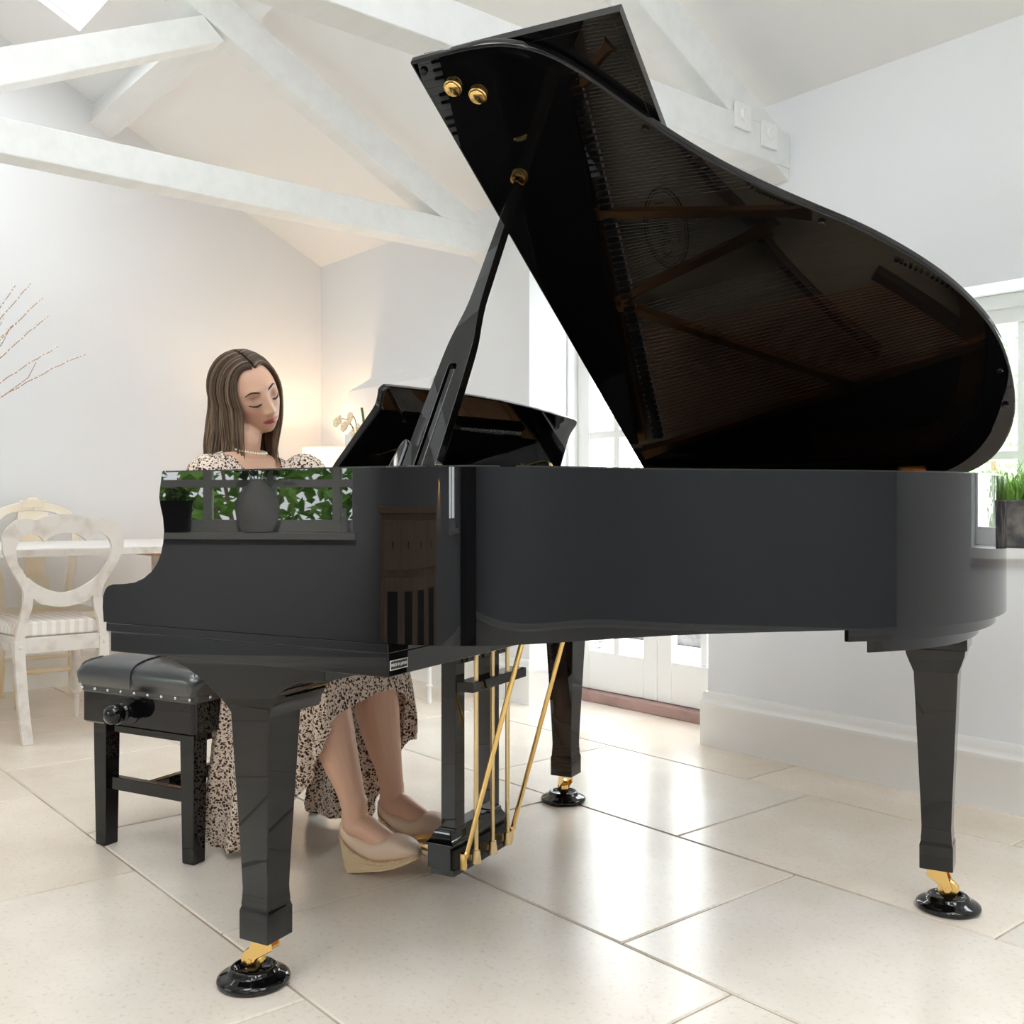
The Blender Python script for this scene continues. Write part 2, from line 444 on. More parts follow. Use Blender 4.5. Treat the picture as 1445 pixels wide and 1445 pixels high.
# skylight glazing, kerb frame
nwin = [4]
for lst, up, nn, y0 in ((SKY_B, ups, nb, YB), (SKY_F, upf, nf, YF)):
    for a, b, c, d in lst:
        O = Vector((0, y0, EAVE))
        P = lambda x, s, n: O + Vector((x,0,0)) + up*s + nn*n
        mb = MB()
        f = .012
        for (xa, xb, sa, sb) in ((a, b, c, c+f), (a, b, d-f, d), (a, a+f, c+f, d-f), (b-f, b, c+f, d-f)):
            q = [P(xa,sa,.03), P(xb,sa,.03), P(xb,sb,.03), P(xa,sb,.03), P(xa,sa,.07), P(xb,sa,.07), P(xb,sb,.07), P(xa,sb,.07)]
            mb.add(q, [(0,1,2,3),(7,6,5,4),(0,4,5,1),(1,5,6,2),(2,6,7,3),(3,7,4,0)])
        w = struct('window_%d' % nwin[0], mb, M['white'], smooth=None); nwin[0] += 1
        g = MB().add([P(a+f,c+f,.05), P(b-f,c+f,.05), P(b-f,d-f,.05), P(a+f,d-f,.05)], [(0,1,2,3)])
        g.build('pane', M['glass'], w, smooth=None)
        portal('skylight_portal', P((a+b)/2, (c+d)/2, .25), -nn, b-a, d-c)

# trusses, purlins
def truss(name, x1, lights=False):
    x0 = x1-.115
    t = thing(name, None, None); del_keys = [k for k in ('label', 'category') if k in t.keys()]
    t['kind'] = 'structure'
    MB().box(x0, x1, YF, YB, 2.15, 2.278).build('tie_beam', M['beam'], t, bevel=.006)
    for s in (1, -1):
        Y = (lambda m: YB-m) if s > 0 else (lambda m: YF+m)
        # rafter: lower edge z = 2.28+.5*(m-.349) ; upper edge z = 2.333+.508*(m-.148)
        zl = lambda m: 2.280+.5*(m-.349); zu = lambda m: 2.333+.508*(m-.148)
        MB().prism([(Y(-.0), zl(0)), (Y(2.601), zl(2.601)), (Y(2.601), zu(2.601)), (Y(0), zu(0))][::s], x0+.004, x1-.004, 'yzx').build('rafter', M['beam'], t, bevel=.006)
        # strut from the rafter down to the tie beam
        MB().prism([(Y(1.41), 2.783), (Y(2.233), 2.383), (Y(2.47), 2.270), (Y(2.47), 2.39), (Y(2.233), 2.519), (Y(1.50), 2.86)][::s], x0+.006, x1-.006, 'yzx').build('strut', M['beam'], t, bevel=.005)
    MB().box(x0+.01, x1-.01, RIDGE_Y-.06, RIDGE_Y+.06, 2.275, RIDGE_Z-.05).build('king_post', M['beam'], t, bevel=.005)
    return t
truss('trim_1', -3.839); truss('trim_2', -2.178); truss('trim_3', -.517)
k = 4
for y, n, up, yy in ((1.95, nb, ups, YB), (.60, nb, ups, YB), (-.85, nf, upf, YF)):
    s = (YB-y)*sl if yy == YB else (y-YF)*sl
    O = Vector((0, yy, EAVE)); mb = MB()
    q = []
    for x in (XL, XR):
        q += [O+Vector((x,0,0))+up*s+n*.02, O+Vector((x,0,0))+up*(s+.18)+n*.02, O+Vector((x,0,0))+up*(s+.15)-n*.115, O+Vector((x,0,0))+up*(s+.02)-n*.115]
    mb.add(q, [(0,1,2,3),(7,6,5,4),(0,4,5,1),(1,5,6,2),(2,6,7,3),(3,7,4,0)])
    struct('trim_%d' % k, mb, M['beam'], smooth=None); k += 1

# two small square spotlights on the end of the second truss
for y, z, lab in ((2.865, 2.268, 'small square white spotlight on the roof truss, further from the wall'),
                  (3.015, 2.238, 'small square white spotlight on the roof truss, nearer the wall')):
    t = thing('beam_spotlight', lab, 'light', (-2.178, y, z), 0, 'spotlights on the roof truss')
    MB().box(0, .012, -.042, .042, -.045, .045).build('back_plate', M['fixture'], t, bevel=.003)
    mb = MB(); mb.lathe([(.022, 0), (.022, .008), (.016, .012), (.010, .010)], 16, mat=Matrix.Translation((.010,0,.004)) @ Matrix.Rotation(R(90), 4, 'Y') @ Matrix.Rotation(R(0), 4, 'X'))
    mb.build('lamp_head', M['fixture'], t)

# baseboards (moulded)
def skirt(name, pts):
    """pts: polyline on the floor, room side to the left of travel"""
    prof = [(0,0), (.022,0), (.022,.150), (.026,.156), (.026,.166), (.019,.172), (.015,.184), (.017,.192), (.010,.208), (0,.210)]
    mb = MB()
    P = [Vector((x, y, 0)) for x, y in pts]; rings = []
    for i, p in enumerate(P):
        d0 = (P[i]-P[i-1]).normalized() if i else None
        d1 = (P[i+1]-P[i]).normalized() if i < len(P)-1 else None
        n0 = Vector((-d0.y, d0.x, 0)) if d0 else None; n1 = Vector((-d1.y, d1.x, 0)) if d1 else None
        if n0 and n1:
            n = (n0+n1); n = n*(1/(n.dot(n0)))
        else: n = n0 or n1
        rings.append([p + n*a + Vector((0,0,z)) for a, z in prof])
    mb.loft(rings)
    return struct(name, mb, M['white'], smooth=40)
skirt('baseboard_back', [(XR, YB), (DOOR[1], YB), (DOOR[1], YB+.24)])
skirt('baseboard_rear', [(DOOR[0], YB+.24), (DOOR[0], YB), (XL, YB), (XL, YF)])
skirt('baseboard_front', [(XL, YF), (XR, YF)])
skirt('baseboard_right', [(XR, YF), (XR, YB)])

# ------------------------------------------------------------------ glazed doors to the garden
def bar_frame(mb, x0, x1, z0, z1, y0, y1, xs, zs, st, mt):
    """stiles/rails and muntins: xs, zs inner muntin centres"""
    mb.box(x0, x0+st[0], y0, y1, z0, z1); mb.box(x1-st[1], x1, y0, y1, z0, z1)
    mb.box(x0+st[0], x1-st[1], y0, y1, z0, z0+st[2]); mb.box(x0+st[0], x1-st[1], y0, y1, z1-st[3], z1)
    for x in xs: mb.box(x-mt/2, x+mt/2, y0+.006, y1-.006, z0+st[2], z1-st[3])
    for z in zs: mb.box(x0+st[0], x1-st[1], y0+.0065, y1-.0065, z-mt/2, z+mt/2)
def pane(mb, x0, x1, y, z0, z1):
    mb.add([(x0,y,z0),(x1,y,z0),(x1,y,z1),(x0,y,z1)], [(0,1,2,3)])
zs = [.235+.345*i for i in range(1, 5)]
xm = (DOOR[0]+DOOR[1])/2
mb = MB()
mb.box(DOOR[0], DOOR[1], 3.41, 3.50, -.002, .050)
struct('trim_7', mb, M['threshold'], smooth=None, bevel=.008)
mb = MB()
mb.box(DOOR[0], DOOR[0]+.016, 3.392, 3.50, .05, 2.06); mb.box(DOOR[1]-.016, DOOR[1], 3.392, 3.50, .05, 2.06); mb.box(DOOR[0], DOOR[1], 3.392, 3.50, 2.03, 2.06)
struct('trim_8', mb, M['white'], smooth=None, bevel=.004)
for i, (x0, x1) in enumerate(((DOOR[0]+.017, xm-.0025), (xm+.0025, DOOR[1]-.017))):
    mb = MB()
    lst, rst = (.078, .082) if i == 0 else (.082, .078)
    mid = (x0+lst+x1-rst)/2
    bar_frame(mb, x0, x1, .054, 2.028, 3.45, 3.492, [mid], zs[:4], (lst, rst, .185, .09), .036)
    d = struct('door_%d' % (i+1), mb, M['white'], smooth=None, bevel=.004)
    g = MB(); pane(g, x0+lst, x1-rst, 3.471, .239, 1.938); g.build('pane', M['glass'], d, smooth=None)
    hx = x1-.04 if i == 0 else x0+.04
    h = MB(); h.box(hx-.014, hx+.014, 3.442, 3.45, .93, 1.07); h.tube([(hx, 3.445, 1.02), (hx, 3.405, 1.02), (hx+(-.09 if i == 0 else .09), 3.402, 1.02)], .008, 8)
    h.build('door_handle', M['steel'], d)
portal('door_portal', ((DOOR[0]+DOOR[1])/2, 3.52, 1.08), (0,-1,0), DOOR[1]-DOOR[0], 1.98)

# ------------------------------------------------------------------ windows with sills
def window(name, rect, yg, out, xs, zs, sill_in, bar=.036):
    x0, x1, z0, z1 = rect
    a, b = (yg, yg+.06*out) if out > 0 else (yg-.06, yg)
    mb = MB(); bar_frame(mb, x0, x1, z0+.012, z1, a, b, xs, zs, (.06, .06, .06, .095), bar)
    # stepped inner moulding
    mb.box(x0, x1, (a-.014 if out > 0 else b), (a if out > 0 else b+.014), z1-.045, z1)
    w = struct(name, mb, M['white'], smooth=None, bevel=.004)
    g = MB(); pane(g, x0+.05, x1-.05, (a+b)/2, z0+.06, z1-.09); g.build('pane', M['glass'], w, smooth=None)
    s = MB()
    ya, yb = (YB-.045, yg) if out > 0 else (yg, YF+.045)
    s.box(x0-.03, x1+.03, ya, (YB if out > 0 else yb), z0-.018, z0+.012) if out > 0 else s.box(x0-.03, x1+.03, YF, yb, z0-.018, z0+.012)
    s.box(x0+.001, x1-.001, (YB if out > 0 else ya), (yb if out > 0 else YF), z0+.0005, z0+.012)
    s.build('window_sill', M['white'], w, smooth=None)
    portal('window_portal', ((x0+x1)/2, yg+.12*out, (z0+z1)/2), (0, -out, 0), x1-x0, z1-z0)
    return w
window('window_1', WIN1, 3.35, 1, [-1.45, -.95], [1.095], .05, .03)
window('window_2', WIN2, YF-.2, -1, [-2.52, -2.86, -3.19, -3.55], [1.045], .05, .04)
window('window_3', WIN3, YF-.2, -1, [1.3], [1.2, 1.55], .05, .04)
# ================================================================== grand piano (local frame: x = keyboard to tail, y = treble to bass, z up)
PO = Vector((-2.1366, .7093, 0)); PA = math.atan2(.36971, .92915)
PM = Matrix.Translation(PO) @ Matrix.Rotation(PA, 4, 'Z')
def pw(s, t, z=0): return PM @ Vector((s, t, z))
W = 1.51; ZT, ZB = .997, .690
piano = thing('grand_piano', 'glossy black baby grand piano with its lid propped wide open', 'piano', PO, PA)

# case outline -------------------------------------------------
ctrl = [(.60,0),(.68,0),(.745,.003),(.80,.016),(.85,.042),(.89,.074),(.93,.116),(.97,.170),(1.02,.243),(1.07,.308),(1.14,.386),(1.21,.446),(1.30,.522),(1.39,.594),(1.47,.674),(1.53,.756),(1.572,.845),(1.602,.955),(1.617,1.09),(1.613,1.22),(1.585,1.345),(1.53,1.44),(1.45,1.495),(1.36,W),(1.25,W)]
raw = catmull(ctrl, 12)
def resample(p, d):
    out = [p[0]]; acc = 0
    for a, b in zip(p, p[1:]):
        l = math.dist(a, b)
        while acc + l >= d:
            f = (d-acc)/l; a = tuple(lerp(x, y, f) for x, y in zip(a, b)); out.append(a); l = math.dist(a, b); acc = 0
        acc += l
    out.append(p[-1]); return out
crv = resample(raw, .012)
for _ in range(26):
    crv = [crv[0]] + [tuple(.25*a+.5*b+.25*c for a, b, c in zip(crv[i-1], crv[i], crv[i+1])) for i in range(1, len(crv)-1)] + [crv[-1]]
rim = [(.172,0),(.25,0),(.40,0),(.52,0)] + crv + [(1.1,W),(.8,W),(.5,W),(.3,W),(.172,W)]
def offset(path, d):
    """offset to the inside (left of travel is the inside here)"""
    out = []
    for i, p in enumerate(path):
        a = path[max(i-1, 0)]; b = path[min(i+1, len(path)-1)]
        tx, ty = b[0]-a[0], b[1]-a[1]; l = math.hypot(tx, ty)
        out.append((p[0]-ty/l*d, p[1]+tx/l*d))
    return out
TH = .052
ro, r1, r2, r3 = rim, offset(rim, .003), offset(rim, TH-.003), offset(rim, TH)
rings = []
for a, b, c, d in zip(ro, r1, r2, r3):
    rings.append([(*a, ZB), (*a, ZT-.003), (*b, ZT), (*c, ZT), (*d, ZT-.003), (*d, ZB)])
case = MB().loft(rings)
# cheeks: the stepped arms at the keyboard end
arm = [(.30,ZB),(-.005,ZB),(-.008,.72),(-.007,.742),(0,.757),(.008,.764),(.022,.768),(.055,.770),(.085,.774),(.110,.783),(.132,.797),(.148,.814),(.158,.832),(.1645,.855),(.167,.880),(.164,.905),(.157,.928),(.1535,.945),(.156,.965),(.162,ZT-.002),(.164,ZT),(.30,ZT)]
arm = [(s if s < .29 else .172, z) for s, z in arm]
for t0, t1 in ((.0, TH), (W-TH, W)):
    case.prism(arm, t0, t1, 'xzy')
case.build('case', M['lacquer'], piano, smooth=28)
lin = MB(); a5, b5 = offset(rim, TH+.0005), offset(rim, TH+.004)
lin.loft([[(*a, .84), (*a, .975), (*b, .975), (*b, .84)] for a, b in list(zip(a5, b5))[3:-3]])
lin.build('inner_rim', mat('lid_shaded_mahogany', (.035, .014, .009), .3), piano, smooth=28)  # mahogany darkened to carry the shade beneath the lid

# key bed, key slip, fallboard, keys --------------------------------
kb = MB(); kb.box(-.002, .70, .003, W-.003, .671, .6895); kb.box(.009, .70, .005, W-.005, .630, .6715)
kb.build('keybed', M['lacquer'], piano, smooth=None, bevel=.002)
ks = MB(); ks.box(.004, .022, TH, W-TH, .690, .742); ks.box(.022, .165, TH, TH+.10, .690, .755); ks.box(.022, .165, W-TH-.10, W-TH, .690, .755)
ks.build('key_slip', M['lacquer'], piano, smooth=None, bevel=.003)
kk = MB(); k0 = TH+.104; kw = (W-2*k0)/52
for i in range(52):
    kk.box(.027, .176, k0+i*kw+.0006, k0+(i+1)*kw-.0006, .70, .738, mi=0)
pat = [1, 0, 1, 1, 0, 1, 1]
for i in range(51):
    if pat[(i) % 7] == 0 or True:
        n = (51-i) % 7
        if n in (1, 4): continue
        y = k0+(i+1)*kw
        kk.box(.080, .176, y-.0048, y+.0048, .738, .750, mi=1)
kk.build('keyboard', [M['ivory'], M['lacquer']], piano, smooth=None)
fb = MB(); fb.prism([(.176,.735),(.182,.735),(.200,.80),(.222,.90),(.232,.955),(.226,.957),(.214,.90),(.192,.80)], TH+.002, W-TH-.002, 'xzy')
fb.build('fallboard', M['lacquer'], piano, smooth=40)
MB().box(.176, .186, TH+.004, W-TH-.004, .728, .7335).build('felt_strip', M['felt'], piano, smooth=None)

# sound board, plate, struts, bridges ----------------------------
inner = offset(rim, TH+.001)
inner = [p for p in inner if p[0] > .22]
MB().prism([(.30, inner[0][1]+.0)] + inner + [(.30, inner[-1][1])], .852, .862, 'xyz').build('soundboard', M['spruce'], piano, smooth=None)
# plate: rim flange + web
fi = offset(rim, TH+.004); fj = offset(rim, TH+.062)
pl = MB(); pl.loft([[(*a, .918), (*a, .932), (*b, .928), (*b, .918)] for a, b in list(zip(fi, fj))[4:-4]])
pl.box(.30, .600, TH+.06, W-TH-.06, .920, .934)
pl.build('iron_plate', M['plate'], piano, smooth=30)
def strut(p, q, w0=.016, z0=.930, z1=.957):
    mb = MB(); P, Q = Vector((*p, 0)), Vector((*q, 0)); d = (Q-P).normalized(); n = Vector((-d.y, d.x, 0))
    rr = []
    for c, k in ((P, 1.5), (P+(Q-P)*.12, 1), (Q-(Q-P)*.12, 1), (Q, 1.7)):
        rr.append([c+n*w0*k+Vector((0,0,z0)), c+n*w0*k*.6+Vector((0,0,z1)), c-n*w0*k*.6+Vector((0,0,z1)), c-n*w0*k+Vector((0,0,z0))])
    mb.loft(rr); return mb.build('plate_strut', M['plate'], piano, smooth=30)
for p, q in (((.583,.694),(1.167,.768)), ((.60,.945),(1.055,.795)), ((.60,.957),(1.227,1.244)), ((.593,1.438),(1.227,1.248)), ((1.227,1.246),(1.58,1.143)), ((.585,.375),(.70,.30))):
    strut(p, q)
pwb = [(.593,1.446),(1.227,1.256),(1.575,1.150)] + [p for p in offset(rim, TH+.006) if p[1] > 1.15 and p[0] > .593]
MB().prism(pwb, .915, .926, 'xyz').build('shaded_plate_web', mat('lid_shaded_bronze', (.03, .019, .012), .45), piano, smooth=None)  # sheet added over the soundboard, its bronze darkened for the lid's shade
br = MB()
cur = catmull([(.70,.13),(.79,.40),(.867,.596),(.978,.752),(1.064,.897),(1.18,1.05),(1.296,1.176)], 6)
o1, o2 = offset(cur, -.008), offset(cur, .008)
br.loft([[(*a, .862), (*a, .915), (*b, .915), (*b, .862)] for a, b in zip(o1, o2)])
cur2 = catmull([(1.30,.955),(1.38,1.02),(1.46,1.09),(1.535,1.17)], 5)
o1, o2 = offset(cur2, -.011), offset(cur2, .011)
br.loft([[(*a, .862), (*a, .922), (*b, .922), (*b, .862)] for a, b in zip(o1, o2)])
br.build('bridge', mat('bridge_wood', (.12, .07, .04), .4), piano, smooth=30)
hp = MB()
for i in range(26):
    u = i/25; p = catmull([(1.36,.915),(1.45,.975),(1.54,1.05),(1.585,1.13)], 25)[int(u*74)]
    hp.box(p[0]-.004, p[0]+.004, p[1]-.004, p[1]+.004, .925, .945)
for i in range(40):
    u = i/39; s = lerp(.80, 1.14, u); t = interp([(.80,.32),(.93,.56),(1.03,.69),(1.14,.755)], s)
    hp.box(s-.004, s+.004, t-.004, t+.004, .925, .945)
hp.build('hitch_pins', M['steel'], piano, smooth=None)['kind'] = 'stuff'
# strings
def string(p, q, r, m, nm='string', parent=piano):
    return MB().tube([p, q], r, 5, cap=False).build(nm, m, parent, smooth=180)
n_s = 0
bass = [((lerp(.64, .64, i/27), lerp(1.045, 1.375, i/27), .945), (lerp(1.32, 1.535, i/27), lerp(.972, 1.160, i/27), .950)) for i in range(28)]
for p, q in bass: string(p, q, .0023, M['copper'], 'bass_string')
tr = []
for i in range(62):
    t = lerp(.115, .675, i/61)
    tr.append(((.632, t, .938), (interp([(.115,.70),(.38,.81),(.55,.90),(.675,1.0)], t)+.05, t+.012, .926)))
for i in range(22):
    t = lerp(.715, .925, i/21); tr.append(((.632, t, .938), (lerp(1.05, 1.085, i/21), lerp(.755, .792, i/21), .926)))
for i in range(26):
    f = i/25; tr.append(((.640, lerp(.975, 1.20, f), .936), (lerp(1.09, 1.31, f), lerp(.90, 1.185, f), .926)))
for p, q in tr[:62]: string(p, q, .0009, M['steel'], 'treble_string')
mb = MB()
for p, q in tr[62:]: mb.tube([p, q], .0009, 5, cap=False)
ms = mb.build('tenor_strings', M['steel'], piano, smooth=180); ms['kind'] = 'stuff'
# dampers
for i in range(58):
    t = lerp(.33, 1.37, i/57)
    if min(abs(t-.70), abs(t-.95)) < .012: continue
    s = interp([(.33,.600),(.5,.612),(.9,.634),(1.37,.652)], t)
    mb = MB(); mb.box(s-.012, s+.016, t-.0055, t+.0055, .950, .968, mi=0); mb.box(s-.018, s+.020, t-.005, t+.005, .940, .950, mi=1)
    mb.build('damper', [M['lacquer'], M['ivory']], piano, smooth=None)
# printed maker's oval on the sound board
def text_mesh(body, size, extr=0, align='CENTER'):
    cu = bpy.data.curves.new('txt', 'FONT'); cu.body = body; cu.size = size; cu.align_x = align; cu.align_y = 'CENTER'; cu.extrude = extr
    cu.resolution_u = 4
    to = bpy.data.objects.new('txt', cu); COL.objects.link(to)
    dg = bpy.context.evaluated_depsgraph_get(); dg.update()
    me = bpy.data.meshes.new_from_object(to.evaluated_get(dg))
    bpy.data.objects.remove(to)
    return me
def add_text(mb, body, size, M4, sx=1, mi=0, space=None):
    me = text_mesh(body, size, .0004)
    mb.add([(v.co.x*sx, v.co.y, v.co.z) for v in me.vertices], [tuple(p.vertices) for p in me.polygons], mi, M4)
    bpy.data.meshes.remove(me)
lg = MB(); C0 = (.752, .778)
for ra, rb, wd in ((.062, .113, .0022), (.054, .103, .0012)):
    n = 64
    for i in range(n):
        a, b = 2*math.pi*i/n, 2*math.pi*(i+1)/n
        P = lambda an, k: (C0[0]+(ra+k)*math.cos(an), C0[1]+(rb+k)*math.sin(an), .8628)
        lg.add([P(a,-wd), P(b,-wd), P(b,wd), P(a,wd)], [(0,1,2,3)])
# read from the keyboard: text runs bass -> treble (-y), tops towards the tail (+x)
Mt = Matrix.Translation((C0[0]-.010, C0[1], .8626)) @ Matrix.Rotation(R(-90), 4, 'Z')
for k, ch in enumerate('KAWAI'):
    add_text(lg, ch, .042, Mt @ Matrix.Translation(((k-2)*.036, 0, 0)), .8)
for yy, w in ((.031, .05), (-.026, .045)):
    for k in range(9): lg.box(C0[0]+yy-.0015, C0[0]+yy+.0015, C0[1]-w+k*w/4.5, C0[1]-w+k*w/4.5+.006, .8624, .8630)
lg.build('soundboard_logo', M['ink'], piano, smooth=None)

# music desk -----------------------------------------------------
tilt = math.atan2(.100, .19); L0 = Vector((.384, 0, .985))
dv = Vector((math.sin(tilt), 0, math.cos(tilt))); dn = Vector((math.cos(tilt), 0, -math.sin(tilt)))
half = [(.530,.982),(.518,1.02),(.500,1.06),(.483,1.10),(.470,1.13),(.468,1.145),(.473,1.16),(.478,1.172),(.468,1.182),(.45,1.184),(.3,1.190),(.15,1.194),(0,1.196)]
half = catmull(half[:9], 3) + half[9:]
poly = [(h, (z-.985)/math.cos(tilt)) for h, z in half] + [(-h, (z-.985)/math.cos(tilt)) for h, z in half[-2::-1]]
mb = MB(); n = len(poly)
f0 = [L0 + Vector((0, W/2+h, 0)) + dv*v for h, v in poly]; f1 = [p + dn*.017 for p in f0]
mb.add(f0+f1, [list(range(n)), list(range(2*n-1, n-1, -1))] + [(i, (i+1) % n, n+(i+1) % n, n+i) for i in range(n)])
desk = mb.build('music_desk', M['lacquer'], piano, smooth=30, bevel=.004)
sh = MB(); sh.box(.25, .592, .12, W-.12, .966, .978); sh.box(.25, .285, .12, W-.12, .980, .988)
sh.build('desk_shelf', M['lacquer'], piano, smooth=None, bevel=.003)
for y in (.45, 1.16):
    mb = MB(); mb.tube([L0+Vector((0,y,0))+dv*.085+dn*.017, L0+Vector((0,y,0))+dv*.085+dn*.026, (.475, y, .980)], .0050, 8, flat=(1, 1.8))
    mb.box(.455, .485, y-.013, y+.013, .978, .984)
    mb.build('desk_strut', M['brass'], piano)

# lid --------------------------------------------------------------
TL = R(30.5)
ML = Matrix(((1, 0, 0, 0), (0, -math.cos(TL), math.sin(TL), W), (0, math.sin(TL), math.cos(TL), 1.0), (0, 0, 0, 1)))   # (s, w, h) -> local
lidc = [(.70,1.538),(.797,1.536),(.861,1.515),(.916,1.473),(.963,1.411),(1.018,1.327),(1.067,1.255),(1.164,1.142),(1.27,1.043),(1.378,.949),(1.474,.842),(1.547,.732),(1.608,.584),(1.633,.401),(1.625,.244),(1.580,.105),(1.515,.028),(1.44,-.004),(1.35,-.006)]
lc = resample(catmull(lidc, 10), .02)
for _ in range(6):
    lc = [lc[0]] + [tuple(.25*a+.5*b+.25*c for a, b, c in zip(lc[i-1], lc[i], lc[i+1])) for i in range(1, len(lc)-1)] + [lc[-1]]
lidpoly = [(.620,-.006),(.620,1.536)] + lc
lid = MB().prism(lidpoly, 0, .020, 'xyz', mat=ML).build('lid', M['lacquer'], piano, smooth=30, bevel=.006, seg=3)
fl_ = MB(); fl_.box(.633, 1.046, -.004, 1.522, .0225, .0425, mat=ML)
fl_.box(.648, 1.030, .012, 1.505, .0213, .0226, mat=ML)
fl_.build('lid_flap', M['lacquer'], piano, smooth=None, bevel=.005, seg=3)
mb = MB()
for w in (.15, .76, 1.40): mb.tube([ML @ Vector((.626, w-.05, .0215)), ML @ Vector((.626, w+.05, .0215))], .0045, 8)
mb.build('flap_hinge', M['brass'], piano)
for s in (.80, 1.375):
    mb = MB(); mb.box(s-.035, s+.035, W-.045, W-.003, .997, .9995); mb.box(s-.035, s+.035, .004, .062, -.0035, -.0002, mat=ML); mb.tube([(s-.035, W-.004, .9995), (s+.035, W-.004, .9995)], .005, 8)
    mb.build('lid_hinge', M['brass'], piano, smooth=None)
for s, w in ((.684,1.466), (.726,1.438)):
    mb = MB(); mb.lathe([(.0180,0), (.0185,-.003), (.0185,-.0055), (.0165,-.007), (.0165,-.008), (.0155,-.0105), (.009,-.0135), (.001,-.0125)], 20, mat=ML @ Matrix.Translation((s, w, 0)))
    mb.build('prop_socket', M['brass'], piano)
mb = MB(); Mx = ML @ Matrix.Translation((.719, 1.224, 0))
mb.loft([[Mx @ Vector((r*math.cos(a), r*math.sin(a), h)) for a in [2*math.pi*i/20 for i in range(20)]] for r, h in ((.0175,0),(.0185,-.003),(.0178,-.0085),(.0125,-.009),(.0115,-.003),(.001,-.002))], cap=True)
mb.build('prop_socket', M['brass'], piano)
for s, w in ((.642,1.513), (1.604,.468), (1.30, .985), (1.02, 1.285), (1.61, .33)):
    MB().lathe([(.0075,0),(.0075,-.005),(.006,-.007),(.001,-.007)], 12, mat=ML @ Matrix.Translation((s, w, 0))).build('rubber_button', M['satin'], piano)

# prop stick ----------------------------------------------------------
P0, P1 = Vector((.706, .078, .962)), Vector((.7195, .458, 1.617))
e1 = (P1-P0); PL = e1.length; e1.normalize(); e2 = Vector((1,0,0)) - e1*e1.x; e2.normalize(); e3 = e1.cross(e2)
MP = Matrix.Identity(4)
for i in range(3): MP[i][0], MP[i][1], MP[i][2], MP[i][3] = e2[i], e1[i], e3[i], P0[i]
hw = [(0,.036),(.10,.0355),(.25,.033),(.36,.0305),(.43,.027),(.49,.020),(.54,.0150),(.60,.0128),(.75,.0105),(.90,.0085),(.985,.0065),(1.0,.004)]
hw = catmull([(a, b) for a, b in hw], 4)
out = [(b, a*PL) for a, b in hw]; slot = .0095
ply = [(slot, 0)] + out + [(-x, y) for x, y in out[::-1]] + [(-slot, 0), (-slot, .345*PL), (-slot*.6, .352*PL), (slot*.6, .352*PL), (slot, .345*PL)]
prop = MB().prism(ply, -.011, .011, 'xyz', mat=MP).build('prop_stick', M['lacquer'], piano, smooth=30, bevel=.003)
MB().box(-.007, .007, -.005, .340*PL, -.008, .006, mat=MP).build('short_prop', M['lacquer'], prop, smooth=None, bevel=.003)
mb = MB(); mb.box(.655, .760, .058, .100, .935, .958); mb.prism([(-.078,-.02),(-.042,-.02),(-.040,.085),(-.044,.098),(-.054,.098),(-.060,.080)], -.010, .010, 'xyz', mat=MP)
mb.build('prop_bracket', M['lacquer'], piano, smooth=None, bevel=.006)

# legs ------------------------------------------------------------------
def caster(parent, leg, cup):
    d = Vector((cup[0]-leg[0], cup[1]-leg[1], 0)); L = d.length; d.normalize(); n = Vector((-d.y, d.x, 0))
    Mx = Matrix.Identity(4)
    for i in range(3): Mx[i][0], Mx[i][1], Mx[i][2], Mx[i][3] = d[i], n[i], (0,0,1)[i], (leg[0], leg[1], 0)[i]
    mb = MB(); mb.lathe([(.022, .090), (.022, .096)], 16, mat=Mx)
    for y in (-.0165, .0125):
        mb.prism([(-.020,.091),(.020,.091),(L+.008,.058),(L+.011,.047),(L+.005,.038),(L-.006,.038),(.012,.052),(-.022,.072)], y, y+.004, 'xzy', mat=Mx)
    mb.prism([(-.020,.086),(.020,.086),(.020,.092),(-.020,.092)], -.0165, .0165, 'xzy', mat=Mx)
    c = mb.build('caster', M['brass'], parent, smooth=30, bevel=.0015)
    w = MB(); w.lathe([(.005,-.011),(.021,-.011),(.023,-.007),(.023,.007),(.021,.011),(.005,.011)], 24, mat=Mx @ Matrix.Translation((L,0,.0455)) @ Matrix.Rotation(R(90), 4, 'X'))
    w.lathe([(.005,-.0185),(.005,.0185)], 12, mat=Mx @ Matrix.Translation((L,0,.0455)) @ Matrix.Rotation(R(90), 4, 'X'))
    w.build('caster', M['brass'], parent, smooth=40)
PROF = [(.0355,.0355,.093),(.036,.036,.095),(.036,.036,.148),(.0345,.0345,.153),(.0332,.0332,.157),(.0335,.0335,.163),(.0325,.0325,.173),(.0318,.0318,.190),(.034,.034,.25)]
legs = [((.365,.072),(.338,.067),0), ((.365,W-.072),(.345,1.462),1), ((1.474,1.104),(1.497,1.102),2)]
for (ls, lt), cup, kind in legs:
    mb = MB(); mb.square(PROF + [(.047,.047,.530 if kind < 2 else .548), (.0475,.0475,.545 if kind < 2 else .552)], (ls, lt))
    if kind < 2:
        t0, t1 = (lt-.045, lt+.105) if kind == 0 else (lt-.105, lt+.045)
        lft = [(.147,.632),(.147,.622),(.20,.607),(.25,.583),(.285,.558),(.306,.541),(.318,.528)]
        rgt = [(.412,.528),(.418,.548),(.430,.568),(.450,.586),(.480,.599),(.512,.604),(.545,.606),(.545,.632)]
        mb.prism(lft+rgt, t0, t1, 'xzy')
    else:
        mb.square([(.048,.048,.548),(.050,.050,.556),(.056,.056,.572),(.062,.062,.590),(.064,.064,.603)], (ls, lt))
        mb.square([(.068,.068,.603),(.068,.068,.636)], (ls, lt))
    leg = mb.build('leg', M['lacquer'], piano, smooth=35, bevel=.0025)
    caster(leg, (ls, lt), cup)
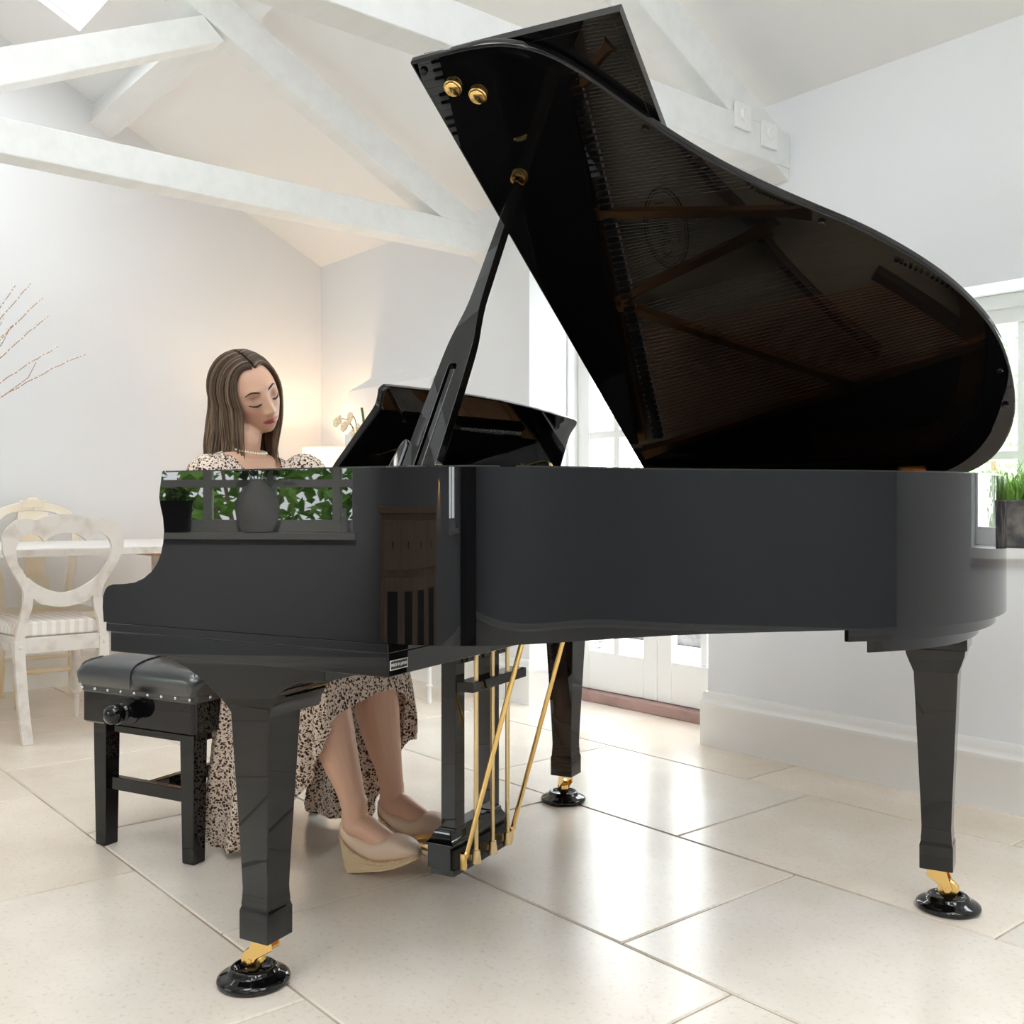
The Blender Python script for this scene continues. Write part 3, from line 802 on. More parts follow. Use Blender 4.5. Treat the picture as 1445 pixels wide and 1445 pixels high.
# stepped tail block
for k, (d, z0, z1, s0) in enumerate(((.022, .664, .6895, 1.355), (.058, .636, .6645, 1.385))):
    pts = [p for p in offset(rim, d) if p[0] >= s0 and .2 < p[1] < 1.50]
    MB().prism([(s0, pts[0][1])]+pts+[(s0, pts[-1][1])], z0, z1, 'xyz').build('tail_block', M['lacquer'], piano, smooth=30, bevel=.0015)
bb = MB()
bb.box(.70, .76, .06, W-.06, .695, .85)
for p, q in (((.76,.45),(1.45,1.0)), ((.76,1.1),(1.50,1.2))):
    P, Q = Vector((*p, 0)), Vector((*q, 0)); d = (Q-P).normalized(); n = Vector((-d.y, d.x, 0))*.03
    bb.add([P-n+Vector((0,0,.72)), P+n+Vector((0,0,.72)), Q+n+Vector((0,0,.72)), Q-n+Vector((0,0,.72)), P-n+Vector((0,0,.85)), P+n+Vector((0,0,.85)), Q+n+Vector((0,0,.85)), Q-n+Vector((0,0,.85))], [(0,1,2,3),(7,6,5,4),(0,4,5,1),(1,5,6,2),(2,6,7,3),(3,7,4,0)])
bb.build('back_posts', M['satin'], piano, smooth=None)
# origin plate under the treble end
st = MB(); st.box(.7001, .7008, .010, .064, .6415, .6585, mi=0)
for z0, z1, t0, t1 in ((.6430,.6570,.012,.062),):
    st.box(.7008, .7010, t0, t1, z0, z1, mi=1)
Mt = Matrix(((0,0,1,.7011), (1,0,0,.037), (0,1,0,.650), (0,0,0,1)))
add_text(st, 'MADE IN JAPAN', .0078, Mt, .86, mi=0)
st.build('origin_plate', [M['sticker'], M['ink']], piano, smooth=None)

# lyre --------------------------------------------------------------------
ly = thing('pedal_lyre', None, None); ly.parent = piano
mb = MB(); c = (.405, .785)
mb.box(.372, .440, .648, .922, .034, .050)
mb.box(.366, .432, .645, .925, .050, .104)
mb.square([(.039,.143,.104),(.039,.143,.110),(.034,.138,.114),(.028,.132,.124),(.023,.127,.134),(.022,.126,.140)], (.400,.785))
mb.build('lyre_base', M['lacquer'], ly, smooth=30, bevel=.002)
mb = MB(); mb.box(.375, .4395, .652, .918, .050, .096); mb.build('pedal_box', M['dark'], ly, smooth=None)
for t in (.687, .862):
    MB().square([(.025,.027,.138),(.025,.027,.146),(.0205,.0225,.147),(.0205,.0225,.585),(.028,.032,.590),(.028,.032,.632)], (.413, t)).build('lyre_post', M['lacquer'], ly, smooth=None, bevel=.002)
mb = MB(); mb.box(.36, .46, .60, .97, .600, .6305); mb.box(.36, .455, .655, .90, .548, .600)
mb.build('lyre_top', M['lacquer'], ly, smooth=None, bevel=.003)
MB().box(.434, .482, .668, .945, .478, .503).build('rod_guide', M['lacquer'], ly, smooth=None, bevel=.002)
for t in (.702, .783, .862):
    mb = MB(); mb.tube([(.470, t, .078), (.470, t, .690)], .0058, 10); mb.tube([(.470, t, .565), (.470, t, .580)], .009, 10)
    mb.build('pedal_rod', M['rodbrass'], ly)
    mb = MB(); mb.box(.436, .463, t-.010, t+.010, .066, .080); mb.lathe([(.0125,.058),(.0125,.064),(.0095,.090),(.006,.090)], 12, c=(.470, t, 0))
    mb.build('rod_foot', M['rodbrass'], ly, bevel=.001)
    # pedal: neck plus rounded foot plate reaching towards the player
    mb = MB(); outl = []
    up = [(.366,.007),(.335,.0075),(.315,.010),(.295,.019),(.275,.0245),(.255,.0235),(.240,.015),(.236,.005)]
    outl = up + [(a, -b) for a, b in up[::-1]]
    zz = lambda s: .060 + .010*sstep(.366, .30, s) - .012*sstep(.29, .236, s)
    mb.add([(a, t+b, zz(a)+.007) for a, b in outl] + [(a, t+b, zz(a)) for a, b in outl], [list(range(len(outl)))] + [list(range(2*len(outl)-1, len(outl)-1, -1))] + [(i, (i+1) % len(outl), len(outl)+(i+1) % len(outl), len(outl)+i) for i in range(len(outl))])
    mb.build('pedal', M['brass'], ly, bevel=.003)
for t in (.652, .888):
    mb = MB(); mb.tube([(.470, t, .087), (.640, t, .672)], .0062, 10); mb.tube([(.468, t-.006, .060), (.468, t-.006, .098)], .0085, 8); mb.tube([(.470, t-.014, .090), (.470, t+.010, .090)], .006, 8)
    mb.build('lyre_brace', M['brass'], ly)

# caster cups: loose glossy black saucers under the three casters
for (cs, ct), lab in (((.338,.067), 'round black caster cup under the front piano leg nearest the viewer'),
                      ((.345,1.462), 'round black caster cup under the far front piano leg behind the pedals'),
                      ((1.497,1.102), 'round black caster cup under the tail leg at the right')):
    o = MB().lathe([(.064,0),(.0695,.003),(.071,.008),(.0695,.013),(.062,.018),(.051,.022),(.047,.025),(.045,.030),(.042,.0325),(.038,.032),(.0345,.027),(.031,.0225),(.001,.0222)], 40).build('caster_cup', M['lacquer'], None, smooth=60)
    o.location = pw(cs, ct); tag(o, lab, 'caster cup', 'caster cups under the piano')

# ================================================================== bench
BC = (-.425, .755)
bench = thing('piano_bench', 'black piano bench with padded leather top and round side knob', 'bench', pw(*BC), PA)
x0, x1, y0, y1 = -.21, .21, -.30, .30
mb = MB()
def rsec(hx, hy, z, r, n=6):
    out = []
    for cx, cy, a0 in ((hx-r, hy-r, 0), (-hx+r, hy-r, 90), (-hx+r, -hy+r, 180), (hx-r, -hy+r, 270)):
        for i in range(n+1):
            a = R(a0+90*i/n); out.append((cx+r*math.cos(a), cy+r*math.sin(a), z))
    return out
MB().loft([rsec(.205,.295,.340,.012), rsec(.21,.30,.345,.014), rsec(.21,.30,.425,.014)]).build('seat_box', M['lacquer'], bench, smooth=30)
sec = []
for hx, hy, z, r in ((.211,.301,.424,.016),(.214,.304,.430,.018),(.214,.304,.440,.018),(.219,.309,.446,.022),(.227,.317,.462,.03),(.229,.319,.478,.035),(.224,.314,.494,.045),(.210,.300,.507,.06),(.18,.27,.516,.07),(.12,.21,.522,.06),(.04,.12,.5245,.03)):
    sec.append(rsec(hx, hy, z, r))
mb = MB(); mb.loft(sec); cush = mb.build('cushion', M['leather'], bench, smooth=50)
# stitched seams across the pad
mb = MB()
for u in (0,):
    pts = [(u+.0, y, z) for y, z in ((-.319,.450),(-.3215,.470),(-.318,.490),(-.301,.5075),(-.27,.517),(-.2,.523),(0,.5255),(.2,.523),(.27,.517),(.301,.5075),(.318,.490),(.3215,.470))]
    mb.tube(catmull(pts, 3), .0022, 6)
for sg in (-1, 1):
    pts = [(sg*.205, -.312+.0, .447), (sg*.214, -.306, .475), (sg*.204,-.292,.503), (sg*.17,-.262,.5165)]
    for s2 in (1, -1): mb.tube(catmull([(a, b*s2, c) for a, b, c in pts], 3), .0018, 6)
mb.build('seam', M['leather'], bench)
mb = MB(); mb.loft([rsec(.2125,.3025,.427,.017), rsec(.2155,.3055,.429,.018), rsec(.2155,.3055,.441,.018), rsec(.2125,.3025,.443,.017)])
mb.build('trim_band', M['leather'], bench, smooth=40)
for i in range(9):
    for s in (-1, 1):
        x = lerp(-.20, .20, i/8)
        MB().ball((x, s*.306, .435), (.0045,.003,.0045), 8, 6).build('stud', M['steel'], bench)
for i in range(1, 12):
    y = lerp(-.30, .30, i/12)
    MB().ball((.216, y, .435), (.003,.0045,.0045), 8, 6).build('stud', M['steel'], bench)
for lx in (-.166, .160):
    for lyy in (-.253, .253):
        MB().square([(.020,.020,0),(.0205,.0205,.004),(.023,.023,.20),(.0245,.0245,.340)], (lx, lyy)).build('leg', M['lacquer'], bench, smooth=None, bevel=.002)
ap = MB(); ap.box(-.150, .140, -.262, -.240, .312, .341); ap.box(-.150, .140, .240, .262, .312, .341); ap.box(-.175, -.155, -.24, .24, .312, .341); ap.box(.150, .170, -.24, .24, .312, .341)
ap.build('apron', M['lacquer'], bench, smooth=None, bevel=.002)
for p in ((-.150, .140, -.264, -.242), (-.150, .140, .242, .264), (-.014, .010, -.243, .243)):
    MB().box(*p, .155, .190).build('stretcher', M['lacquer'], bench, smooth=None, bevel=.002)
for s in (-1, 1):
    mb = MB(); mb.lathe([(.034,0),(.034,.004),(.016,.006),(.015,.022),(.024,.025),(.026,.030),(.022,.035),(.024,.038),(.028,.048),(.027,.062),(.021,.072),(.010,.078),(.001,.079)], 24, mat=Matrix.Translation((-.020, s*.299, .386)) @ Matrix.Rotation(R(90*s), 4, 'X') @ Matrix.Scale(-1 if s > 0 else 1, 4, (0,0,1)) if False else Matrix.Translation((-.020, s*.299, .386)) @ Matrix.Rotation(R(-90*s), 4, 'X'))
    mb.build('knob', M['lacquer'], bench, smooth=40)
# ================================================================== the pianist (built in the piano frame, seated, facing the keys)
PB = Vector((-.40, .755, 0))
person = thing('person', 'woman in a leopard print dress seated at the piano, playing with her head bowed', 'person', pw(*PB), PA)
def q(s, t, z): return Vector((s, t, z)) - PB

# ---- head frame
HR = Matrix.Rotation(R(-15), 3, 'Z') @ Matrix.Rotation(R(15), 3, 'Y') @ Matrix.Rotation(R(27), 3, 'X')
EYE = Vector((.083, 0, .002)); eye_at = q(-.230, .736, 1.2275)
HK = 1.06
HM = Matrix.Translation(eye_at - HR @ EYE*HK) @ HR.to_4x4() @ Matrix.Scale(HK, 4)
HMI = HM.inverted()
G = lambda d, s: math.exp(-(d/s)**2)
HX, HY, HZ = .094, .0725, .110
def head_pt(v):
    """unit direction -> skin point in the head frame"""
    x, y, z = v.x*HX, v.y*HY, v.z*HZ
    a = min(abs(v.z), .9995)
    low = sstep(.02, -.105, z)
    if v.z < 0:      # face stays upright down to the chin, jaw keeps its width
        fx = math.sqrt((1-a**3.6)/(1-a*a)); fy = math.sqrt((1-a**3.3)/(1-a*a))
        x *= lerp(1, fx, sstep(-.1, .45, v.x)); y *= lerp(1, fy, sstep(-.2, .3, v.x))
    y *= 1 - .22*low
    if x < 0:
        x *= 1.0 - .35*sstep(-.02, -.09, z)
        if z > 0: x *= 1.03
    else:
        x *= .955
    f = sstep(.02, .055, x)
    ay = abs(y)
    d = 0
    prof = interp([(-.044,0),(-.0405,.30),(-.036,.85),(-.031,1.0),(-.025,.92),(-.012,.64),(.0,.42),(.012,.24),(.024,.08),(.034,0)], z)
    d += .0225*prof*G(y, .0088)
    d += .0075*G(ay-.0120, .0052)*G(z+.0345, .0060)
    d -= .0115*G(ay-.030, .0150)*G(z-.010, .0105)
    d += .0085*G(ay-.0315, .0125)*G(z-.0015, .0080)
    d += .0045*G(ay-.026, .020)*G(z-.031, .008)
    d += .0050*G(ay-.043, .018)*G(z+.020, .016)
    d += .0065*G(y, .0150)*G(z+.0535, .0042)
    d += .0070*G(y, .0140)*G(z+.0650, .0052)
    d -= .0045*G(y, .0190)*G(z+.0588, .0022)
    d -= .0060*G(y, .0170)*G(z+.0770, .0065)
    d += .0100*G(y, .0190)*G(z+.0955, .0105)
    x += d*f
    return Vector((x, y, z))
def face(y, z, lift=0.):
    """skin point of the face at (y, z): refine the direction until it lands there"""
    vy, vz = y/HY, z/HZ; p = None
    for _ in range(12):
        vx = math.sqrt(max(.01, 1-vz*vz-vy*vy)); p = head_pt(Vector((vx, vy, vz)))
        vy += (y-p.y)/HY*.8; vz += (z-p.z)/HZ*.8
    p.x += lift
    return HM @ p

body = MB()
nu, nv = 150, 110; rings = []
for k in range(nv+1):
    th = math.pi*k/nv; th = min(max(th, .012), math.pi-.012)
    rings.append([HM @ head_pt(Vector((math.sin(th)*math.cos(2*math.pi*i/nu), math.sin(th)*math.sin(2*math.pi*i/nu), -math.cos(th)))) for i in range(nu)])
body.loft(rings)
# ears
for s in (-1, 1):
    body.ball((0,0,0), (.017,.008,.028), 14, 10, mat=HM @ Matrix.Translation((-.012, s*.071, -.006)) @ Matrix.Rotation(R(-12*s), 4, 'Z'))
def limb(mb, pts, n=18, k=5, flat=None):
    c = catmull([(*p, r) for p, r in pts], k)
    mb.tube([Vector(p[:3]) for p in c], [p[3] for p in c], n, flat=flat)
    mb.ball(c[0][:3], c[0][3]*.98, n, 10); mb.ball(c[-1][:3], c[-1][3]*.98, n, 10)
def sect(c, hx, hy, rot=0, n=28, e=2.3):
    out = []
    for i in range(n):
        a = 2*math.pi*i/n; ca, sa = math.cos(a), math.sin(a)
        x = math.copysign(abs(ca)**(2/e), ca)*hx; y = math.copysign(abs(sa)**(2/e), sa)*hy
        out.append(Vector(c) + Vector((x*math.cos(rot)-y*math.sin(rot), x*math.sin(rot)+y*math.cos(rot), 0)))
    return out
TW = R(-7)
TORSO = [((-.43,.755,.535),.105,.165),((-.43,.755,.60),.118,.178),((-.415,.755,.68),.098,.150),((-.395,.755,.75),.086,.130),((-.372,.755,.83),.094,.138),((-.350,.755,.91),.105,.148),((-.335,.755,.97),.094,.158),((-.325,.755,1.012),.074,.165),((-.322,.755,1.040),.058,.158),((-.320,.755,1.062),.050,.118),((-.322,.755,1.084),.040,.055)]
NECK = [(q(-.340,.758,1.03), .050), (q(-.330,.752,1.075), .048), (q(-.318,.747,1.12), .047), (HM @ Vector((-.034,0,-.058)), .048), (HM @ Vector((-.034,0,-.01)), .046)]
SH = [(q(-.330,.622,1.005), q(-.262,.552,.790), q(-.075,.625,.792)), (q(-.248,.922,1.012), q(-.155,.995,.800), q(-.050,.895,.792))]
LEG = [(q(-.40,.665,.605), q(.030,.655,.500), q(.137,.660,.150)), (q(-.40,.845,.605), q(.050,.862,.500), q(.112,.862,.142))]
def torso(mb, inf=0.):
    mb.loft([sect(Vector(c)-PB, a+inf, b+inf, TW*sstep(.6, 1., c[2])) for c, a, b in TORSO])
torso(body)
for s in (-.055, .062):          # bust
    body.ball(q(-.285, .755+s*1.15, .905), (.058,.062,.062), 18, 12)
limb(body, NECK)
def arm(mb, sh, el, wr, inf=0.):
    m1 = sh.lerp(el, .45); m2 = el.lerp(wr, .3)
    limb(mb, [(sh, .049+inf), (m1, .044+inf), (el, .037+inf), (m2, .037+inf), (wr, .0235+inf)])
for a in SH: arm(body, *a)
for hip, kn, an in LEG:
    limb(body, [(hip, .088), (hip.lerp(kn, .45), .078), (kn+Vector((-.03,0,.0)), .062), (kn+Vector((.008,0,-.02)), .058)])
    ax = an-kn; back = Vector((-1, 0, -.25)).normalized()
    limb(body, [(kn+Vector((0,0,.0)), .056), (kn+ax*.16, .054), (kn+ax*.36+back*.012, .061), (kn+ax*.60+back*.008, .050), (kn+ax*.84, .036), (an, .033)])
# feet (heels raised on the wedge, toes on the pedals)
FT = [(Vector((.094,.660)), 0, LEG[0][2]), (Vector((.068,.862)), 0, LEG[1][2])]
for (hs, ht), _, an in FT:
    o = q(hs, ht, 0)
    limb(body, [(an+Vector((.0,0,.02)), .033), (o+Vector((.040,0,.118)), .034), (o+Vector((.075,0,.112)), .0335), (o+Vector((.120,0,.095)), .030), (o+Vector((.160,0,.082)), .025), (o+Vector((.195,0,.076)), .016)], 16, 4, flat=(.92, 1.02))
    body.ball(o+Vector((.028,0,.095)), (.026,.025,.030), 14, 10)
# hands: palm and five separate curled fingers
def hand(mb, wr, dr, side):
    """dr: unit forward direction in the plane of the keys; side +1 = thumb towards +y"""
    d = Vector((dr.x, dr.y, 0)).normalized(); n = Vector((-d.y, d.x, 0)); u = Vector((0,0,1))
    W0 = wr
    Pt = lambda f, l, h: W0 + d*f + n*(l*side) + u*h
    for l, f0, f1 in ((.026,.0,.078), (.008,.0,.084), (-.011,.0,.081), (-.028,.0,.072)):
        c = catmull([(*Pt(-.01, l*.45, .0), .0145), (*Pt(.030, l*.85, .007), .0150), (*Pt(f1, l, .004), .0115)], 4)
        mb.tube([Vector(p[:3]) for p in c], [p[3] for p in c], 12)
    for l, f0, ln in ((.027,.076,.068), (.008,.083,.076), (-.012,.080,.071), (-.030,.071,.056)):
        sp = l*1.28
        c = catmull([(*Pt(f0-.012, l, .004), .0100), (*Pt(f0+ln*.38, l+(sp-l)*.4, .004), .0088), (*Pt(f0+ln*.66, sp, -.010), .0080), (*Pt(f0+ln*.80, sp, -.027), .0074), (*Pt(f0+ln*.84, sp, -.041), .0062)], 4)
        mb.tube([Vector(p[:3]) for p in c], [p[3] for p in c], 10); mb.ball(c[-1][:3], .0062, 10, 6); mb.ball(c[0][:3], .0100, 10, 6)
    c = catmull([(*Pt(.012, .020, .0), .0150), (*Pt(.036, .040, -.006), .0120), (*Pt(.062, .051, -.020), .0100), (*Pt(.084, .053, -.035), .0080)], 4)
    mb.tube([Vector(p[:3]) for p in c], [p[3] for p in c], 10); mb.ball(c[-1][:3], .0078, 10, 6); mb.ball(c[0][:3], .0148, 10, 6)
hand(body, SH[0][2], Vector((1, .16, 0)), 1)
hand(body, SH[1][2], Vector((1, -.12, 0)), -1)

def remeshed(mb, name, m, voxel, smooth_it, parent=None, tone=None, adapt=0):
    o = mb.build(name, m, None, smooth=180)
    md = o.modifiers.new('r', 'REMESH'); md.mode = 'VOXEL'; md.voxel_size = voxel; md.adaptivity = adapt
    if smooth_it:
        ms = o.modifiers.new('s', 'SMOOTH'); ms.factor = .5; ms.iterations = smooth_it
    dg = bpy.context.evaluated_depsgraph_get(); dg.update()
    me = bpy.data.meshes.new_from_object(o.evaluated_get(dg))
    old = o.data; o.modifiers.clear(); o.data = me; bpy.data.meshes.remove(old); me.name = name
    me.materials.clear(); me.materials.append(m)
    me.shade_smooth()
    if parent: o.parent = parent
    return o
bo = remeshed(body, 'body', M['skin'], .0032, 3, person)
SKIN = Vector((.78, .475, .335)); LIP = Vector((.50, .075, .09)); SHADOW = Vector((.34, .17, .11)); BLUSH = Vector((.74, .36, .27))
def skin_tone(i, co):
    c = SKIN
    if co.z > 1.0:
        h = HMI @ co
        if h.x > .03 and abs(h.y) < .075:
            y, z = abs(h.y), h.z
            c = c.lerp(BLUSH, .7*G(y-.042, .020)*G(z+.028, .022))
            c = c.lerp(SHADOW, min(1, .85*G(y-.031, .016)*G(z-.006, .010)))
            zc = -.0590; top = .0068*(1-.25*G(y, .004)); bot = .0085
            r = (y/.0235)**2 + ((z-zc)/(top if z > zc else bot))**2
            c = c.lerp(LIP, sstep(1.18, .72, r))
    return tuple(c)
vcol(bo, 'tone', skin_tone)
# eyebrows, lashes
def stroke(name, fn, col, r0):
    m = mat(name+'_hair', col, .6)
    for s in (1, -1):
        mb = MB(); pts = [fn(i/12, s) for i in range(13)]
        mb.tube(pts, [r0*(.35+.65*math.sin(math.pi*min(1, .12+.88*i/12))) for i in range(13)], 8, flat=(1, .6))
        mb.build(name, m, bo, smooth=180)
stroke('eyebrow', lambda u, s: face(s*(.013+.034*u), .0245+.0065*math.sin(math.pi*min(1, u*.9))-.004*max(0, u-.7)/.3, .0005), (.045,.025,.018), .0027)
stroke('eyelash', lambda u, s: face(s*(.0175+.029*u), -.0035-.0042*math.sin(math.pi*u)+.002*u, .0010), (.008,.006,.006), .0027)

# ---- hair: parted, long, over the skull and straight down
hair = MB(); hcol = []
rg = random.Random(11)
SK = Vector((.100, .0815, .107)); SC = Vector((-.010, 0, .006))
down = (HR.inverted() @ Vector((0,0,-1))).normalized()
def strand(side, qv, layer, jit):
    x0 = lerp(.058, -.075, qv); k = 1 + layer*.035
    v0 = Vector(((x0-SC.x)/SK.x, side*.035+.03, 0)); v0.z = math.sqrt(max(.02, 1-v0.x**2-v0.y**2)); v0.normalize()
    al = R(lerp(60 if side > 0 else 48, 178, qv**.9)+jit*3); am = R(lerp(64 if side > 0 else 57, 172, qv)); em = R(lerp(50, 34, qv))
    v1 = Vector((math.cos(al), side*math.sin(al), lerp(-.12, .06, qv))).normalized()
    vm = Vector((math.cos(am)*math.cos(em), side*math.sin(am)*math.cos(em), math.sin(em)))
    pts = []
    for i in range(11):
        f = i/10
        v = (v0*(1-f)**2 + vm*2*f*(1-f) + v1*f*f).normalized()
        P = SC + Vector((v.x*SK.x, v.y*SK.y, v.z*SK.z))*(k + (.10 if side < 0 else .02)*f**1.3*sstep(.2, .6, qv))
        pts.append(HM @ P)
    p = pts[-1].copy(); d = (pts[-1]-pts[-2]).normalized()
    zend = lerp(1.035, 1.075, rg.random()) + (.02 if side > 0 else 0) - .015*layer
    if side < 0 and qv < .35: zend -= .005
    n = 9; L = max(.03, p.z - zend); st = L/n
    dn = Vector((0,0,-1)); out = (HM.to_3x3() @ Vector((v1.x, v1.y, 0)))
    out.z = 0; out = out.normalized()
    wav = rg.uniform(-1, 1)
    for i in range(1, n+1):
        f = i/n
        d = d.lerp(dn, .55).normalized()
        p = p + d*(st/max(.35, -d.z))
        bulge = (.012 if side < 0 else .006)*math.sin(math.pi*min(1, f*.85))*sstep(.15, .5, qv) - (.012*f if side > 0 and qv < .3 else 0) + .009*f*math.sin(f*5.5+wav*1.2+qv*7)
        pts.append(p + out*bulge + Vector((0, 0, 0)))
    return pts
def add_strand(pts, r, base):
    n0 = len(hair.v)
    N = len(pts); rad = [r*(.55+.45*math.sin(math.pi*min(1, .25+i/N)))*(1 if i < N-2 else (.7 if i == N-2 else .3)) for i in range(N)]
    hair.tube(pts, rad, 6, flat=(.75, 1.35))
    per = (len(hair.v)-n0)/N
    for j in range(len(hair.v)-n0):
        f = (j/per)/N
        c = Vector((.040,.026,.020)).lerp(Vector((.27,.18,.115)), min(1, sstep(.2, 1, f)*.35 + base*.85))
        hcol.append(tuple(c))
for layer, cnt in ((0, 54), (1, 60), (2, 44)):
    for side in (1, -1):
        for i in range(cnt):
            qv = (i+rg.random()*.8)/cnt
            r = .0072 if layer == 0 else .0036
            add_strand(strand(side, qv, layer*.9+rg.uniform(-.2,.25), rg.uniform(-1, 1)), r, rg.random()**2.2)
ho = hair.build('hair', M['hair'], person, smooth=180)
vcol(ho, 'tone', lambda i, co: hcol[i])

# ---- pearl choker
mb = MB(); cn = q(-.309,.750,1.088)
nrm = Matrix.Rotation(R(14), 3, 'Y')
for i in range(46):
    a = 2*math.pi*i/46
    p = cn + nrm @ Vector((.0520*math.cos(a)+.002, .0520*math.sin(a), 0))
    mb.ball(p, .0036, 8, 6)
mb.build('pearl_necklace', M['pearl'], person, smooth=180)

# ---- dress: bodice and sleeves follow the body, neckline and cuffs cut clean
dr = MB(); torso(dr, .009)
for s in (-.055, .062): dr.ball(q(-.287, .755+s*1.15, .905), (.066,.070,.068), 18, 12)
for (sh, el, wr), puff in zip(SH, (.006, .012)):
    limb(dr, [(sh+Vector((0,0,.004)), .056+puff), (sh.lerp(el, .35), .054+puff*1.2), (sh.lerp(el, .75), .050+puff), (el, .050+puff*.6), (el.lerp(wr, .35), .046+puff*.6)])
do = remeshed(dr, 'dress', M['print'], .006, 6, None)
bm = bmesh.new(); bm.from_mesh(do.data)
NB = q(-.318,.750,1.08)
def gone(co):
    c = co + PB
    if c.z < .537: return True
    f = c - Vector((-.30, .752, 0))
    w = .022 + .62*(c.z-.965)
    if c.s if False else (c.x > -.325 and c.z > .965 and abs(c.y-.752) < w): return True
    if c.z > 1.045 and math.hypot(c.x+.322, c.y-.752) < .070: return True
    return False
bmesh.ops.delete(bm, geom=[v for v in bm.verts if gone(v.co)], context='VERTS')
# open the cuffs
for (sh, el, wr) in SH:
    cp = el.lerp(wr, .35); dd = (wr-el).normalized()
    bmesh.ops.delete(bm, geom=[v for v in bm.verts if (v.co-cp).dot(dd) > .012 and (v.co-cp).length < .11], context='VERTS')
for _ in range(8):            # clean, even hems
    bv = {}
    for e in bm.edges:
        if e.is_boundary:
            for a, b in (e.verts, reversed(e.verts)): bv.setdefault(a, []).append(b)
    new = {v: v.co*.5 + sum((n.co for n in ns), Vector())*(.5/len(ns)) for v, ns in bv.items()}
    for v, c in new.items(): v.co = c
bm.to_mesh(do.data); bm.free()
do.parent = person
md = do.modifiers.new('Solidify', 'SOLIDIFY'); md.thickness = .003; md.offset = 1

# ---- skirt: over the lap, down both sides, open at the knee
def skirt_cloth():
    J, K = 56, 64; vs = []; fs = []
    ztop = lambda s: interp([(-.45,.705),(-.30,.700),(-.10,.655),(.02,.600),(.06,.585)], s)
    hemN = [(0,-.36,.537),(.24,-.235,.534),(.29,-.25,.20),(.33,-.30,.012),(.45,-.20,.010),(.56,-.115,.022),(.68,-.030,.125),(.80,.050,.245),(.90,.100,.335),(1.0,.128,.415)]
    hemF = [(0,-.36,.537),(.24,-.235,.534),(.29,-.22,.20),(.33,-.27,.008),(.48,-.15,.008),(.64,-.03,.012),(.72,.02,.09),(.80,.070,.19),(.90,.110,.265),(1.0,.135,.275)]
    def lap(k):
        if k < .78:
            s = lerp(-.40, .055, k/.78); return s, ztop(s), 0
        f = (k-.78)/.22; a = f*R(95)
        return .055+.075*math.sin(a)**.9 if a > 0 else .055, .585-.075*(1-math.cos(a))-.085*f*f, f
    for i in range(K+1):
        k = i/K; s, z, f = lap(k)
        for j in range(J+1):
            u = 2*j/J-1; side = 1 if u > 0 else -1; au = abs(u)
            edge = .185+.012*math.sin(k*7)
            if au <= .42:
                g = au/.42
                dip = -.030*math.cos(g*math.pi)*0 - .028*(1-g)**2*(1-f)      # cloth dips between the thighs
                hm = .02*math.sin(u*9+1)*f
                rnd = -.045*max(0, g-.6)**2/.16
                p = (s-.010*f*g, .755+side*g*edge, z+dip+rnd+hm*.6)
            else:
                v = (au-.42)/.58
                tab = hemN if side < 0 else hemF
                hs, hz = interp([(a, b) for a, b, c in tab], k), interp([(a, c) for a, b, c in tab], k)
                es, ez = s-.010*f, z-.045
                vv = v**2.2 if k < .55 else v
                ss = lerp(max(es, -.195) if .27 < k < .5 else es, hs, vv); zz = lerp(ez, hz, v)
                fold = .017*v*math.sin(k*46+side*1.2+v*1.2) + .008*v*math.sin(k*83+v*2)
                tt = edge + .020*math.sin(v*math.pi*.5) - .022*v*v + fold + (.02*v if k < .26 else 0)
                if k < .26: tt = edge+.02+.05*v; 
                if side < 0 and k > .5: tt -= .016*v
                p = (ss+.006*v*math.sin(k*60), .755+side*tt, max(zz, .006))
            vs.append(q(*p))
    for i in range(K):
        for j in range(J):
            a = i*(J+1)+j; fs.append((a, a+1, a+J+2, a+J+1))
    mb = MB(); mb.add(vs, fs); return mb
sk = skirt_cloth().build('skirt', M['print'], person, smooth=180)
md = sk.modifiers.new('Smooth', 'SMOOTH'); md.iterations = 3; md.factor = .5
md = sk.modifiers.new('Sub', 'SUBSURF'); md.levels = 1; md.render_levels = 1
md = sk.modifiers.new('Solidify', 'SOLIDIFY'); md.thickness = .003; md.offset = 0

